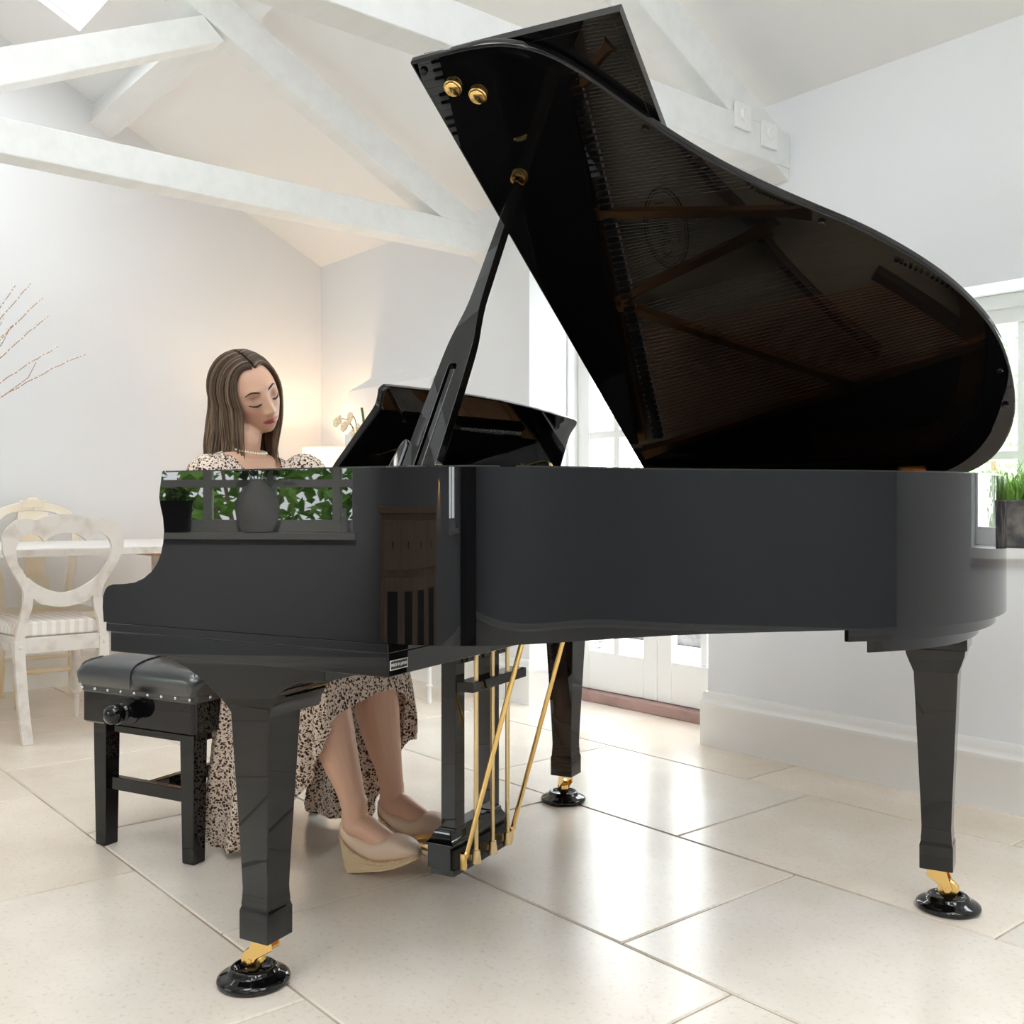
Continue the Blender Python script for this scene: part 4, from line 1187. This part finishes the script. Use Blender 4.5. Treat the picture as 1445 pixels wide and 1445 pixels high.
# ---- wedge espadrilles
def shoe(o):
    N = 22; L = .236
    zt = [(0,.119),(.06,.122),(.16,.108),(.30,.092),(.45,.088),(.58,.097),(.68,.108),(.80,.107),(.90,.099),(.97,.086),(1,.075)]
    zm = [(0,.090),(.10,.070),(.25,.048),(.45,.036),(.62,.039),(.80,.050),(.93,.060),(1,.064)]
    zb = [(0,.060),(.05,.035),(.12,.0),(.30,.008),(.48,.018),(.65,.028),(.82,.041),(.95,.053),(1,.058)]
    hw = [(0,.010),(.03,.021),(.10,.029),(.25,.031),(.45,.035),(.65,.042),(.80,.042),(.90,.036),(.96,.025),(1,.007)]
    up, so = MB(), MB(); ru, rs = [], []
    for i in range(N+1):
        u = i/N; s = u*L; w = interp(hw, u); a, b, c = interp(zm, u), interp(zt, u), interp(zb, u)
        tilt = .034*(1-u)*0
        n = 20; ring = []
        for j in range(n):
            an = 2*math.pi*j/n; ca, sa = math.cos(an), math.sin(an)
            zz = (a+b)/2 + (b-a)/2*math.copysign(abs(sa)**.75, sa)
            tw = w*math.copysign(abs(ca)**.7, ca)*(1-.12*max(0, sa))
            ring.append(o + Vector((s, tw, zz)))
        ru.append(ring)
        rb = []
        lv = 9
        side_z = [lerp(a+.006, c, m_/lv) for m_ in range(lv+1)]
        for sx, order in ((1, side_z), (-1, side_z[::-1])):
            for m_, zq in enumerate(order):
                idx = m_ if sx > 0 else lv-m_
                bul = .0016 if idx % 2 else 0
                rb.append(o + Vector((s + .012*(1-u)*idx/lv, sx*(w+.0015+bul), zq)))
        rs.append(rb)
    up.loft(ru); so.loft(rs)
    sh = up.build('shoe', M['nude'], person, smooth=60)
    sl = so.build('wedge_sole', M['rope'], sh, smooth=40)
    st = MB()     # blanket stitch where upper meets sole
    for i in range(34):
        u = .10+.88*i/33; w = interp(hw, u); a = interp(zm, u)
        for sx in (-1, 1):
            st.tube([o+Vector((u*L, sx*(w+.0025), a-.001)), o+Vector((u*L+.003, sx*(w+.0015), a+.0095))], .0013, 5)
    st.build('stitching', M['rope'], sh, smooth=180)['kind'] = 'stuff'
for (hs, ht), _, an in FT: shoe(q(hs, ht, 0))
# ================================================================== dining corner
t = thing('dining_table', 'long distressed white dining table along the left wall', 'table', (-4.9, 1.18, 0))
mb = MB()
for i in range(5):
    x = lerp(-.385, .385, i/4); mb.box(x-.0955, x+.0955, -1.12, 1.12, .724, .757)
mb.build('tabletop', M['tabletop'], t, smooth=None, bevel=.003)
for x in (-.4825, .4825): MB().box(x-.004, x+.004, -1.12, 1.12, .7235, .7535).build('table_edge', M['whitewood'], t, smooth=None, bevel=.002)
for y in (-.82, .62, .84): MB().box(-.40, .40, y-.035, y+.035, .700, .7238).build('batten', M['oak'], t, smooth=None, bevel=.003)
for x in (-.34, .34):
    for y in (-.82, .84):
        MB().lathe([(.030,0),(.034,.03),(.026,.06),(.034,.20),(.042,.40),(.038,.50),(.030,.53),(.045,.56),(.045,.64),(.045,.70)], 20, c=(x, y, 0)).build('leg', M['whitewood'], t)

# heart-backed chair seen from behind (local: x towards the table = seat, y across)
ch = thing('dining_chair', 'distressed white chair with a heart shaped open back and gingham seat pad', 'chair', (-4.30, 1.258, 0), 0)
outer = [(0,.899),(.061,.891),(.111,.875),(.135,.880),(.159,.881),(.185,.874),(.205,.858),(.222,.835),(.231,.805),(.228,.751),(.204,.693),(.172,.640),(.152,.597),(.150,.555),(.158,.50),(.170,.445),(.178,.400),(.180,.345)]
inn = [(0,.825),(.035,.819),(.062,.806),(.076,.796),(.080,.790),(.084,.796),(.096,.809),(.114,.817),(.135,.818),(.155,.811),(.172,.795),(.182,.765),(.180,.735),(.174,.71),(.168,.694)]
railb = [(0,.527),(.047,.535),(.094,.552),(.114,.560)]
postin = [(.114,.560),(.120,.520),(.136,.470),(.142,.43),(.142,.345)]
def mir(p): return [(-a, b) for a, b in p]
# build the open back as quads between inner and outer contours
mb = MB()
def rail_strip(mb, A, B, n, th0=-.012, th1=.012, rake=lambda z: 0):
    A2 = resample(catmull(A, 6), .004); B2 = resample(catmull(B, 6), .004)
    pa = [A2[int(i*(len(A2)-1)/n)] for i in range(n+1)]; pb = [B2[int(i*(len(B2)-1)/n)] for i in range(n+1)]
    rr = []
    for a, b in zip(pa, pb):
        rr.append([(rake(a[1])+th0, a[0], a[1]), (rake(a[1])+th1, a[0], a[1]), (rake(b[1])+th1, b[0], b[1]), (rake(b[1])+th0, b[0], b[1])])
    mb.loft(rr)
rk = lambda z: .05*(max(0, z-.40)/.5)**1.5
chair_rake = rk
full = lambda L: mir(L[:0:-1]) + L
rail_strip(mb, full(outer[:10]), full(inn[:15]), 96, rake=rk)            # crest round to the waist on both sides
lo_t = [(0,.585),(.047,.594),(.102,.622),(.140,.655)]; lo_b = [(0,.527),(.047,.533),(.094,.548),(.128,.585)]
rail_strip(mb, full(lo_t), full(lo_b), 30, rake=rk)
for s in (1, -1):
    f = (lambda p: p) if s > 0 else mir
    rail_strip(mb, f(outer[9:]), f([(.166,.694),(.135,.640),(.118,.59)]+postin), 24, rake=rk)
mb.build('backrest', M['whitewood'], ch, smooth=40)
mb = MB()
for s in (1, -1):
    pts = [(0, .161*s, .40),(0, .161*s, .345),(.01, .158*s, .25),(.02, .150*s, .12),(.045, .142*s, 0)]
    rr = []
    for (x, y, z), w in zip(catmull(pts, 4), [.020]*17):
        rr.append([(x-.016, y-w, z), (x+.016, y-w, z), (x+.016, y+w, z), (x-.016, y+w, z)])
    l = MB(); l.loft(rr); l.build('leg', M['whitewood'], ch, smooth=40, bevel=.003)
    MB().lathe([(.024,.355),(.024,.345),(.016,.335),(.021,.325),(.022,.30),(.017,.27),(.022,.20),(.023,.14),(.017,.125),(.023,.118),(.023,.108),(.014,.10),(.012,.04),(.010,0)], 16, c=(-.40, s*.175, 0)).build('leg', M['whitewood'], ch)
mb = MB(); mb.box(-.012, .010, -.15, .15, .348, .410); mb.box(-.425, -.40, -.20, .20, .350, .410)
for s in (1, -1): mb.prism([(-.012, s*.165), (-.41, s*.195), (-.41, s*.175), (-.012, s*.145)][::s], .350, .410)
mb.build('seat_rail', M['whitewood'], ch, smooth=None, bevel=.003)
mb = MB(); mb.loft([[(x*k, y*k2, z) for x, y in ((-.02*(1), -.150),(-.02,.150),(-.42,.198),(-.42,-.198))] for k, k2, z in ((1,1,.411),(1,1.0,.440),(.985,.95,.458),(.93,.80,.470))])
mb.build('seat_pad', M['gingham'], ch, smooth=50, bevel=.008, seg=3)
for s in (1, -1):
    MB().ball((.017, s*.160, .375), (.003,.007,.007), 8, 6).build('screw_cover', M['whitewood'], ch)

# cream chair on the far side of the table, arched crest and vase splat
c2 = thing('dining_chair', 'cream chair with an arched carved top and wide splat behind the dining table', 'chair', (-5.42, 1.46, 0), 0)
mb = MB()
arch_o = [(.165,.43),(.180,.55),(.200,.66),(.215,.76),(.205,.86),(.165,.915),(.10,.940),(.05,.948),(.0,.955)]
arch_i = [(.135,.43),(.146,.55),(.165,.66),(.180,.76),(.172,.83),(.138,.878),(.085,.900),(.04,.906),(0,.908)]
for s in (1, -1):
    f = (lambda p: p) if s > 0 else mir
    rail_strip(mb, f(arch_o), f(arch_i), 34, rake=lambda z: -.06*max(0, z-.45)/.5)
mb.build('backrest', M['cream'], c2, smooth=40, bevel=.004)
mb = MB(); mb.box(-.075, -.040, -.05, .05, .925, .962); mb.ball((-.055, 0, .962), (.016,.030,.014), 12, 8); mb.ball((-.055, .045, .952), (.012,.02,.010), 10, 8); mb.ball((-.055, -.045, .952), (.012,.02,.010), 10, 8)
mb.build('carved_crest', M['cream'], c2)
mb = MB()
sp = [(.075,.44),(.070,.52),(.048,.60),(.046,.66),(.060,.74),(.075,.82),(.07,.91)]
spc = catmull(sp, 5)
mb.loft([[(-.06*max(0, z-.45)/.5-.008, -w, z), (-.06*max(0, z-.45)/.5+.008, -w, z), (-.06*max(0, z-.45)/.5+.008, w, z), (-.06*max(0, z-.45)/.5-.008, w, z)] for w, z in spc])
mb.build('splat', M['cream'], c2, smooth=40)
MB().box(.0, .42, -.205, .205, .400, .435).build('seat', M['cream'], c2, smooth=None, bevel=.008)
for x, y in ((.02, .165), (.02, -.165), (.39, .185), (.39, -.185)):
    MB().lathe([(.020,.40),(.020,.36),(.014,.34),(.019,.30),(.020,.22),(.014,.18),(.018,.14),(.012,.02),(.012,0)], 14, c=(x, y, 0)).build('leg', M['cream'], c2)
mb = MB(); mb.tube([(.39,-.18,.165),(.39,-.12,.165),(.39,-.10,.165),(.39,-.06,.165),(.39,.06,.165),(.39,.10,.165),(.39,.12,.165),(.39,.18,.165)], [.009,.011,.015,.012,.012,.015,.011,.009], 10)
mb.build('stretcher', M['cream'], c2)
MB().tube([(.03,-.16,.18),(.03,0,.18),(.03,.16,.18)], [.008,.012,.008], 10).build('stretcher', M['cream'], c2)

# pussy willow in a vase on the table (the vase stands just outside the picture)
v = MB(); v.lathe([(.055,0),(.07,.01),(.085,.10),(.08,.22),(.055,.32),(.045,.38),(.052,.40),(.044,.395),(.04,.33),(.03,.30)], 28)
vo = v.build('willow_vase', M['jug'], None); vo.location = (-4.95, .86, .757); tag(vo, 'grey stoneware vase holding the willow twigs on the dining table', 'vase')
tw = thing('willow_branches', 'bare pussy willow twigs with pale buds against the left wall', 'branches', (-4.95, .86, 1.02))
rg = random.Random(5)
ends = [(.20,.96),(.37,.93),(.50,.90),(.524,.82),(.67,.655),(.595,.70),(.30,.95),(.42,.80),(.45,.96),(.12,1.0),(-.1,1.02),(-.25,.95),(-.4,.8)]
for k, (ey, ez) in enumerate(ends):
    ex = rg.uniform(-.10, .10)
    base = Vector((rg.uniform(-.015,.015), rg.uniform(-.015,.015), -.10))
    end = Vector((ex, ey, ez-.04))
    mid = base.lerp(end, .5) + Vector((rg.uniform(-.02,.02), -.05*(1 if ey > .3 else 0), .10 if ey > .4 else .03))
    pts = [Vector(p) for p in catmull([tuple(base), tuple(base.lerp(mid, .5)+Vector((0,0,.02))), tuple(mid), tuple(end.lerp(mid, .45)+Vector((0,.0,.015))), tuple(end)], 6)]
    pts = [p + Vector((rg.uniform(-.003,.003), rg.uniform(-.003,.003), rg.uniform(-.003,.003))) for p in pts]
    mb = MB(); mb.tube(pts, [lerp(.0042, .0015, i/(len(pts)-1)) for i in range(len(pts))], 6)
    bud = MB()
    for i in range(9, len(pts)-1):
        for s in (0, .5):
            p = pts[i].lerp(pts[i+1], s); sd = 1 if (i+int(s*2)) % 2 else -1
            bud.ball(p + Vector((0, .004*sd, .004)), (.0035,.0045,.0065), 7, 5)
    if k % 2 == 0:      # a side shoot
        a = pts[14]; e = a + Vector((rg.uniform(-.04,.04), .12, .16)); mb.tube([a, a.lerp(e,.5)+Vector((0,.02,-.01)), e], [.0022,.0018,.0012], 6)
        for f in (.3,.45,.6,.75,.9): bud.ball(a.lerp(e, f)+Vector((0,.006,.003)), (.003,.004,.006), 7, 5)
    tgo = mb.build('twig', M['bark'], tw)
    bo_ = bud.build('catkins', M['catkin'], tgo); bo_['kind'] = 'stuff'

# console with lamp and orchid beneath the wall cupboard
cs = thing('console_table', 'slim white console table against the garden wall behind the piano', 'table', (-4.55, 2.93, 0))
MB().box(-.66, .66, -.155, .175, .722, .750).build('tabletop', M['white'], cs, smooth=None, bevel=.004)
MB().box(-.62, .62, -.13, .15, .64, .722).build('apron', M['white'], cs, smooth=None, bevel=.003)
for x in (-.62, .62):
    for y in (-.13, .14):
        MB().lathe([(.010,0),(.014,.012),(.009,.03),(.009,.075),(.016,.080),(.016,.088),(.009,.094),(.009,.30),(.014,.45),(.019,.56),(.019,.70)], 14, c=(x, y, 0)).build('leg', M['white'], cs)
lamp = thing('table_lamp', 'lit table lamp with a white drum shade in the corner', 'lamp', (-5.08, 2.93, .75))
MB().lathe([(.075,0),(.075,.012),(.03,.02),(.022,.05),(.05,.10),(.06,.15),(.045,.20),(.015,.235),(.010,.28),(.010,.36),(.0,.36)], 24).build('base', M['ceramic'], lamp)
mb = MB(); n = 40
mb.loft([[(r*math.cos(2*math.pi*i/n), r*math.sin(2*math.pi*i/n), z) for i in range(n)] for r, z in ((.168,.28),(.152,.51),(.149,.51),(.165,.28),(.168,.28))], cap=False)
def shade_mat():
    m = mat('linen_shade', (.92, .90, .86), .9); nt = m.node_tree; b = nt.nodes['Principled BSDF']
    tr = nt.nodes.new('ShaderNodeBsdfTranslucent'); tr.inputs['Color'].default_value = (.95, .90, .80, 1)
    mx = nt.nodes.new('ShaderNodeMixShader'); mx.inputs[0].default_value = .35
    nt.links.new(b.outputs[0], mx.inputs[1]); nt.links.new(tr.outputs[0], mx.inputs[2])
    nt.links.new(mx.outputs[0], nt.nodes['Material Output'].inputs['Surface']); return m
mb.build('lamp_shade', shade_mat(), lamp, smooth=60)
bm_ = bpy.data.materials.new('lit_bulb'); bm_.use_nodes = True; nt = bm_.node_tree
b_ = nt.nodes['Principled BSDF']; b_.inputs['Emission Color'].default_value = (1, .72, .42, 1); b_.inputs['Emission Strength'].default_value = 14
MB().ball((0,0,.385), .028, 14, 10).build('bulb', bm_, lamp)
pl_ = bpy.data.lights.new('lamp_light', 'POINT'); pl_.color = (1, .68, .38); pl_.energy = 8; pl_.shadow_soft_size = .03
plo = link(bpy.data.objects.new('lamp_light', pl_)); plo.location = (-5.08, 2.93, .75+.43)

cup = thing('wall_cupboard', 'plain white wall cupboard with a sloping top behind the music desk', 'cupboard', (-4.600, 3.151, 0))
mb = MB(); mb.prism([(0,1.32),(-.135,1.32),(-.135,1.585),(0,1.665)], -.402, .402, 'yzx')
mb.build('carcass', M['wall'], cup, smooth=None)
for x0, x1 in ((-.398, -.002), (.002, .398)):
    d = MB().box(x0, x1, -.151, -.136, 1.325, 1.580).build('cupboard_door', M['wall'], cup, smooth=None, bevel=.002)
    MB().ball(((x1-.03) if x0 < -.1 else (x0+.03), -.160, 1.36), .009, 10, 8).build('knob', M['white'], d)

fv = MB(); fv.lathe([(.062,0),(.066,.01),(.072,.30),(.075,.56),(.070,.56),(.066,.30),(.060,.03)], 28)
fo = fv.build('flower_vase', M['ceramic'], None); fo.location = (-4.655, 2.86, .75); tag(fo, 'tall white ceramic vase with orchid stems left of the music desk', 'vase')
fl2 = thing('orchid_flowers', 'peach and yellow orchid sprays arching out of the white vase', 'flowers', (-4.655, 2.86, 1.245))
rg = random.Random(9)
for k, (dx, dy, dz) in enumerate(((-.13,-.06,.150),(-.07,-.05,.12),(.005,-.06,.16),(.05,-.03,.10),(.03,-.06,.07))):
    pts = catmull([(0,0,-.1),(dx*.3,dy*.3,dz*.7),(dx*.7,dy*.7,dz*1.02),(dx,dy,dz*.92)], 6)
    st_ = MB().tube(pts, .0026, 6).build('flower_stem', M['stem'], fl2)
    for f in (14, 16, 18):
        if f >= len(pts): f = len(pts)-1
        c = Vector(pts[f]); mb = MB()
        for i in range(5):
            a = 2*math.pi*i/5+k
            mb.ball(c+Vector((.016*math.cos(a), -.006, .016*math.sin(a)-.005)), (.012,.005,.011), 8, 6)
        mb.build('blossom', M['petal'], st_)
mb = MB(); mb.tube(catmull([(.03,0,-.1),(.080,-.02,.10),(.075,-.03,.20)], 6), [.005]*13, 6, flat=(.4,1.6)); mb.build('leaf_blade', M['stem'], fl2)

# stone trough of grass on the right-hand window sill
tr_ = thing('plant_trough', 'dark stone trough on the right window sill with grassy plants', 'planter', (-1.255, 3.235, .802))
mb = MB(); o_, i_ = [], []
ring = lambda a, b, z: [(-a,-b,z),(a,-b,z),(a,b,z),(-a,b,z)]
mb.loft([ring(.265,.080,0), ring(.285,.092,.145), ring(.265,.074,.145), ring(.255,.068,.110)])
mb.build('trough', M['stone'], tr_, smooth=None, bevel=.006)
MB().tube([(-.19,-.094,.115),(-.19,-.112,.105),(-.19,-.112,.085),(-.19,-.094,.072)], .010, 8).build('lug', mat('rusty_iron', (.30,.18,.12), .8), tr_)
MB().box(-.256,.256,-.068,.068,.10,.128).build('soil', M['plantpotsoil'], tr_, smooth=None)
gr = MB(); rg = random.Random(21)
for i in range(1300):
    x, y = rg.uniform(-.255,.255), rg.uniform(-.066,.066); a = rg.uniform(0, 6.283); h = rg.uniform(.06,.19); b = rg.uniform(.02,.13); w_ = rg.uniform(.0022,.0042)
    d = Vector((math.cos(a), math.sin(a), 0)); n = Vector((-d.y, d.x, 0))*w_; p = Vector((x, y, .125)); rr = []
    for f in (0, .35, .7, 1):
        c = p + d*b*f*f + Vector((0,0,h*f*(1-.2*f))); k = (1-f*.96)
        rr.append([c-n*k, c+n*k])
    vs = [q_ for r_ in rr for q_ in r_]; gr.add(vs, [(0,1,3,2),(2,3,5,4),(4,5,7,6)])
g_ = gr.build('grass', M['grassy'], tr_, smooth=None); g_['kind'] = 'stuff'
pb = MB().ball((0,0,.012), (.030,.018,.012), 14, 8).build('pebble', M['jug'], None); pb.location = (-1.455, 3.142, .803); tag(pb, 'small pale pebble on the window sill in front of the trough', 'pebble')

# ================================================================== behind the photographer (seen mirrored in the piano)
jug = MB(); jug.lathe([(.055,0),(.075,.006),(.100,.06),(.108,.11),(.100,.165),(.075,.210),(.045,.236),(.036,.250),(.040,.262),(.032,.258),(.028,.235)], 36)
jo = jug.build('stone_jug', M['jug'], None); jo.location = (-2.885, -2.155, .803); tag(jo, 'round pale stone vase with green leaves on the window sill mirrored in the piano side', 'vase')
def leafy(name, mb_stems, pts, m, parent, n, size, rg, kind=True):
    mb = MB()
    for _ in range(n):
        c = pts(rg); a = Vector((rg.gauss(0,1), rg.gauss(0,1), rg.gauss(0,.6))).normalized(); b = a.orthogonal().normalized(); b = Matrix.Rotation(rg.uniform(0,6.28), 3, a) @ b
        l = size*rg.uniform(.6,1.3); w_ = l*rg.uniform(.25,.42); nn = a.cross(b)*l*.08
        mb.add([c, c+a*l*.5+b*w_-nn, c+a*l, c+a*l*.5-b*w_-nn, c+a*l*.5+nn], [(0,1,4),(1,2,4),(2,3,4),(3,0,4)])
    o = mb.build(name, m, parent, smooth=None)
    if kind: o['kind'] = 'stuff'
    return o
rg = random.Random(31)
jl = thing('foliage_stems', 'spray of dark green leaves in the stone vase mirrored in the piano', 'leaves', (-2.885, -2.155, 1.02))
mb = MB()
for i in range(7):
    a = i*.9; mb.tube([(0,0,-.05),(.05*math.cos(a),.03*math.sin(a),.08),(.16*math.cos(a),.06*math.sin(a),.14+.03*(i%3))], .003, 6)
mb.build('stems', M['stem'], jl)['kind'] = 'stuff'
leafy('leaves', None, lambda r: Vector((r.gauss(0,.10), r.gauss(0,.035), .07+r.random()*.15)), M['leafdark'], jl, 90, .06, rg)
bp_ = thing('black_plant_pot', 'glossy black pot with a small plant at the end of the mirrored sill', 'pot', (-3.30, -2.15, .803))
MB().lathe([(.062,0),(.068,.01),(.066,.02),(.078,.13),(.080,.155),(.072,.155),(.066,.12)], 28).build('pot', M['blackpot'], bp_)
leafy('plant', None, lambda r: Vector((r.gauss(0,.04), r.gauss(0,.03), .15+r.random()*.06)), M['leaf'], bp_, 70, .04, rg)
bt = MB().lathe([(.020,0),(.022,.004),(.022,.075),(.012,.085),(.012,.10),(.014,.102),(.014,.118),(.0,.118)], 20).build('glass_bottle', M['jug'], None)
bt.location = (-2.44, -2.13, .803); tag(bt, 'small bottle at the inner end of the mirrored window sill', 'bottle')

sb = thing('sideboard', 'brown wooden sideboard with dark door panels mirrored in the piano case', 'cabinet', (-1.02, -1.80, 0))
MB().box(-.90, .90, -.20, .20, .06, .90).build('carcass', M['oak'], sb, smooth=None, bevel=.004)
MB().box(-.94, .94, -.225, .225, .90, .93).build('top', M['oak'], sb, smooth=None, bevel=.004)
for x in (-.84, .84):
    for y in (-.15, .15): MB().box(x-.03, x+.03, y-.03, y+.03, 0, .06).build('foot', M['oak'], sb, smooth=None)
for i in range(4):
    x = lerp(-.66, .66, i/3)
    d = MB().box(x-.19, x+.19, .201, .216, .66, .87).build('drawer', M['oak'], sb, smooth=None, bevel=.004)
    MB().ball((x, .226, .765), (.016,.012,.016), 12, 8).build('knob', M['dark'], d)
    d = MB().box(x-.19, x+.19, .201, .216, .10, .63).build('cabinet_door', M['oak'], sb, smooth=None, bevel=.004)
    MB().box(x-.12, x+.12, .2165, .219, .16, .57).build('door_panel', M['dark'], d, smooth=None)

tc_ = thing('tall_cabinet', 'tall dark cabinet mirrored in the bend of the piano case', 'cabinet', (2.45, -1.82, 0))
MB().box(-.60, .60, -.20, .20, 0, 2.15).build('carcass', M['dark'], tc_, smooth=None, bevel=.004)
for s in (-1, 1):
    d = MB().box(.005 if s > 0 else -.585, .585 if s > 0 else -.005, .2005, .218, .08, 2.10).build('cabinet_door', M['blackpot'], tc_, smooth=None, bevel=.003)
    MB().ball((.04*s, .228, 1.05), (.012,.010,.012), 10, 8).build('knob', M['brass'], d)
wl = thing('wall_light', 'small brass downlight glowing warm on the wall mirrored above the sideboard', 'light', (.28, -2.05, 1.16))
MB().lathe([(.022,-.03),(.026,-.03),(.026,.03),(.0,.032)], 16, c=(0,.045,0)).build('lamp_head', M['brass'], wl)
MB().box(-.012,.012,0,.03,-.012,.012).build('bracket', M['brass'], wl, smooth=None)
wll = bpy.data.lights.new('wall_light_bulb', 'SPOT'); wll.color = (1,.52,.18); wll.energy = 14; wll.spot_size = R(70); wll.spot_blend = .5; wll.shadow_soft_size = .01
wlo = link(bpy.data.objects.new('wall_light_bulb', wll)); wlo.location = (.28, -2.005, 1.12); wlo.rotation_euler = Vector((0,-.12,-1)).to_track_quat('-Z','Y').to_euler()
# spotlight added out of view to brighten the window wall behind the photographer
sp_ = thing('beam_spotlight', 'added unseen spotlight on the middle truss brightening the mirrored window', 'light', (-2.178, .30, 2.215), 0, 'spotlights on the roof truss')
MB().box(0, .012, -.042, .042, -.045, .045).build('back_plate', M['fixture'], sp_, bevel=.003)
MB().tube([(.012,0,0),(.045,-.02,-.02)], .012, 8).build('arm', M['fixture'], sp_)
MB().tube([(.045,.03,.02),(.035,-.05,-.035)], [.026,.034], 16).build('lamp_head', M['fixture'], sp_)
sl_ = bpy.data.lights.new('added_spot_light', 'SPOT'); sl_.energy = 260; sl_.spot_size = R(42); sl_.spot_blend = .9; sl_.color = (1, .95, .88); sl_.shadow_soft_size = .03
so_ = link(bpy.data.objects.new('added_spot_light', sl_)); so_.location = (-2.14, .235, 2.165)
so_.rotation_euler = (Vector((-2.9, -2.12, 1.0)) - so_.location).to_track_quat('-Z', 'Y').to_euler()

# ================================================================== garden
patio = MB().box(-9, 6, YB+.40, YB+9, -.14, -.06); struct('trim_9', patio, M['patio'], smooth=None)
lawn = MB().box(-9, 6, YF-10, YF-.40, -.25, -.15); struct('trim_10', lawn, M['lawn'], smooth=None)
M['paleleaf'] = mat('pale_foliage', (.34, .44, .26), .7, noise_col=(2.5, (.52, .58, .46), .35, .7))
M['brightleaf'] = mat('sunny_foliage', (.16, .36, .05), .6, noise_col=(1.5, (.36, .55, .12), .35, .68))
def shrub(name, label, cat, loc, r, h, m, n, size, rg, group=None):
    s = thing(name, label, cat, loc, 0, group)
    mb = MB()
    for i in range(5):
        a = i*1.26; mb.tube([(0,0,0),(r*.2*math.cos(a), r*.2*math.sin(a), h*.4),(r*.5*math.cos(a), r*.5*math.sin(a), h*.75)], [.03,.02,.01], 6)
    mb.build('stems', M['bark'], s)['kind'] = 'stuff'
    def P(g):
        while True:
            x, y, z = g.uniform(-1,1), g.uniform(-1,1), g.uniform(-1,1)
            d = x*x+y*y+z*z
            if .25 < d < 1: break
        return Vector((x*r, y*r, h*.55+z*h*.5))
    leafy('foliage', None, P, m, s, n, size, rg)
    return s
gw = MB().box(-9.0, -3.7, 5.6, 5.9, -.06, .62); gwo = gw.build('garden_wall', M['gardenwall'], None, smooth=None, bevel=.02); tag(gwo, 'low grey stone wall across the patio beyond the glazed doors', 'wall')
k = 0
for x, y, r, h, lab in ((-8.0, 9.2, 1.05, 3.0, 'pale leafy bush behind the patio wall, furthest left through the doors'), (-5.7, 9.2, 1.05, 2.6, 'pale leafy bush behind the patio wall, straight through the glazed doors'),
                   (-3.4, 9.2, 1.05, 2.8, 'pale leafy bush behind the patio wall, between doors and right window'), (-2.5, 5.5, .6, 2.2, 'pale bush on the patio nearest the right window'), (-1.0, 5.7, .7, 2.4, 'pale bush at the right end of the patio')):
    shrub('garden_shrub', lab, 'shrub', (x, y, -.08), r, h, M['paleleaf'], 1500, .13, random.Random(40+k), 'bushes beyond the patio'); k += 1
for x, y, r, h, lab in ((-6.2, -4.7, 1.0, 2.6, 'bright green bush outside the mirrored window, left end'), (-4.0, -4.9, 1.0, 2.4, 'bright green bush outside the mirrored window, middle'), (-1.8, -4.8, 1.0, 2.6, 'bright green bush outside the mirrored window, right end'), (.5, -5.0, 1.1, 2.4, 'bright green bush outside the window behind the photographer')):
    shrub('garden_shrub', lab, 'shrub', (x, y, -.16), r, h, M['brightleaf'], 1500, .15, random.Random(60+k), 'bushes on the lawn'); k += 1
# wicker basket on the patio
wb = thing('wicker_basket', 'white woven basket standing on the patio outside the doors', 'basket', (-5.18, 4.82, -.06))
mb = MB()
for i in range(15):
    z = .02+i*.031; n = 48; pts = [((.27+.004*z*10+.010*math.sin(j*math.pi*.5+(i%2)*math.pi))*math.cos(2*math.pi*j/n), (.27+.04*z+.010*math.sin(j*math.pi*.5+(i%2)*math.pi))*math.sin(2*math.pi*j/n), z) for j in range(n+1)]
    mb.tube(pts, .013, 6, cap=False)
for j in range(24):
    a = 2*math.pi*j/24; mb.tube([(.27*math.cos(a), .27*math.sin(a), 0), (.285*math.cos(a), .285*math.sin(a), .48)], .008, 6)
mb.build('weave', M['wicker'], wb)['kind'] = 'stuff'
mb = MB(); n = 48; mb.tube([(.29*math.cos(2*math.pi*j/n), .29*math.sin(2*math.pi*j/n), .485) for j in range(n+1)], .018, 8, cap=False); mb.build('rim', M['wicker'], wb)
# ================================================================== outside, sky, camera
w = bpy.data.worlds.new('World'); scene.world = w; w.use_nodes = True
bg = w.node_tree.nodes['Background']; bg.inputs[0].default_value = (.93, .965, 1, 1); bg.inputs[1].default_value = 9.0
cam = bpy.data.cameras.new('Camera'); co = link(bpy.data.objects.new('Camera', cam))
cam.sensor_width = 36; cam.lens = 36*1440/1445; cam.shift_y = -6.5/1445; cam.clip_start = .05
E = Vector((.644, -.765)).normalized()
fwd = Vector((E.y, E.x*1.0, 0)); fwd = Vector((-.765, .644, 0)).normalized()
co.location = (0, 0, .925)
co.rotation_euler = fwd.to_track_quat('-Z', 'Y').to_euler()
scene.camera = co
vs = scene.view_settings
vs.view_transform = 'Standard'; vs.look = 'None'; vs.gamma = 1; vs.use_curve_mapping = False; vs.exposure = 0.38
scene.cycles.max_bounces = 14; scene.cycles.diffuse_bounces = 8; scene.cycles.glossy_bounces = 6; scene.cycles.transparent_max_bounces = 16; scene.cycles.transmission_bounces = 6
scene.cycles.sample_clamp_indirect = 8; scene.cycles.caustics_reflective = False; scene.cycles.caustics_refractive = False
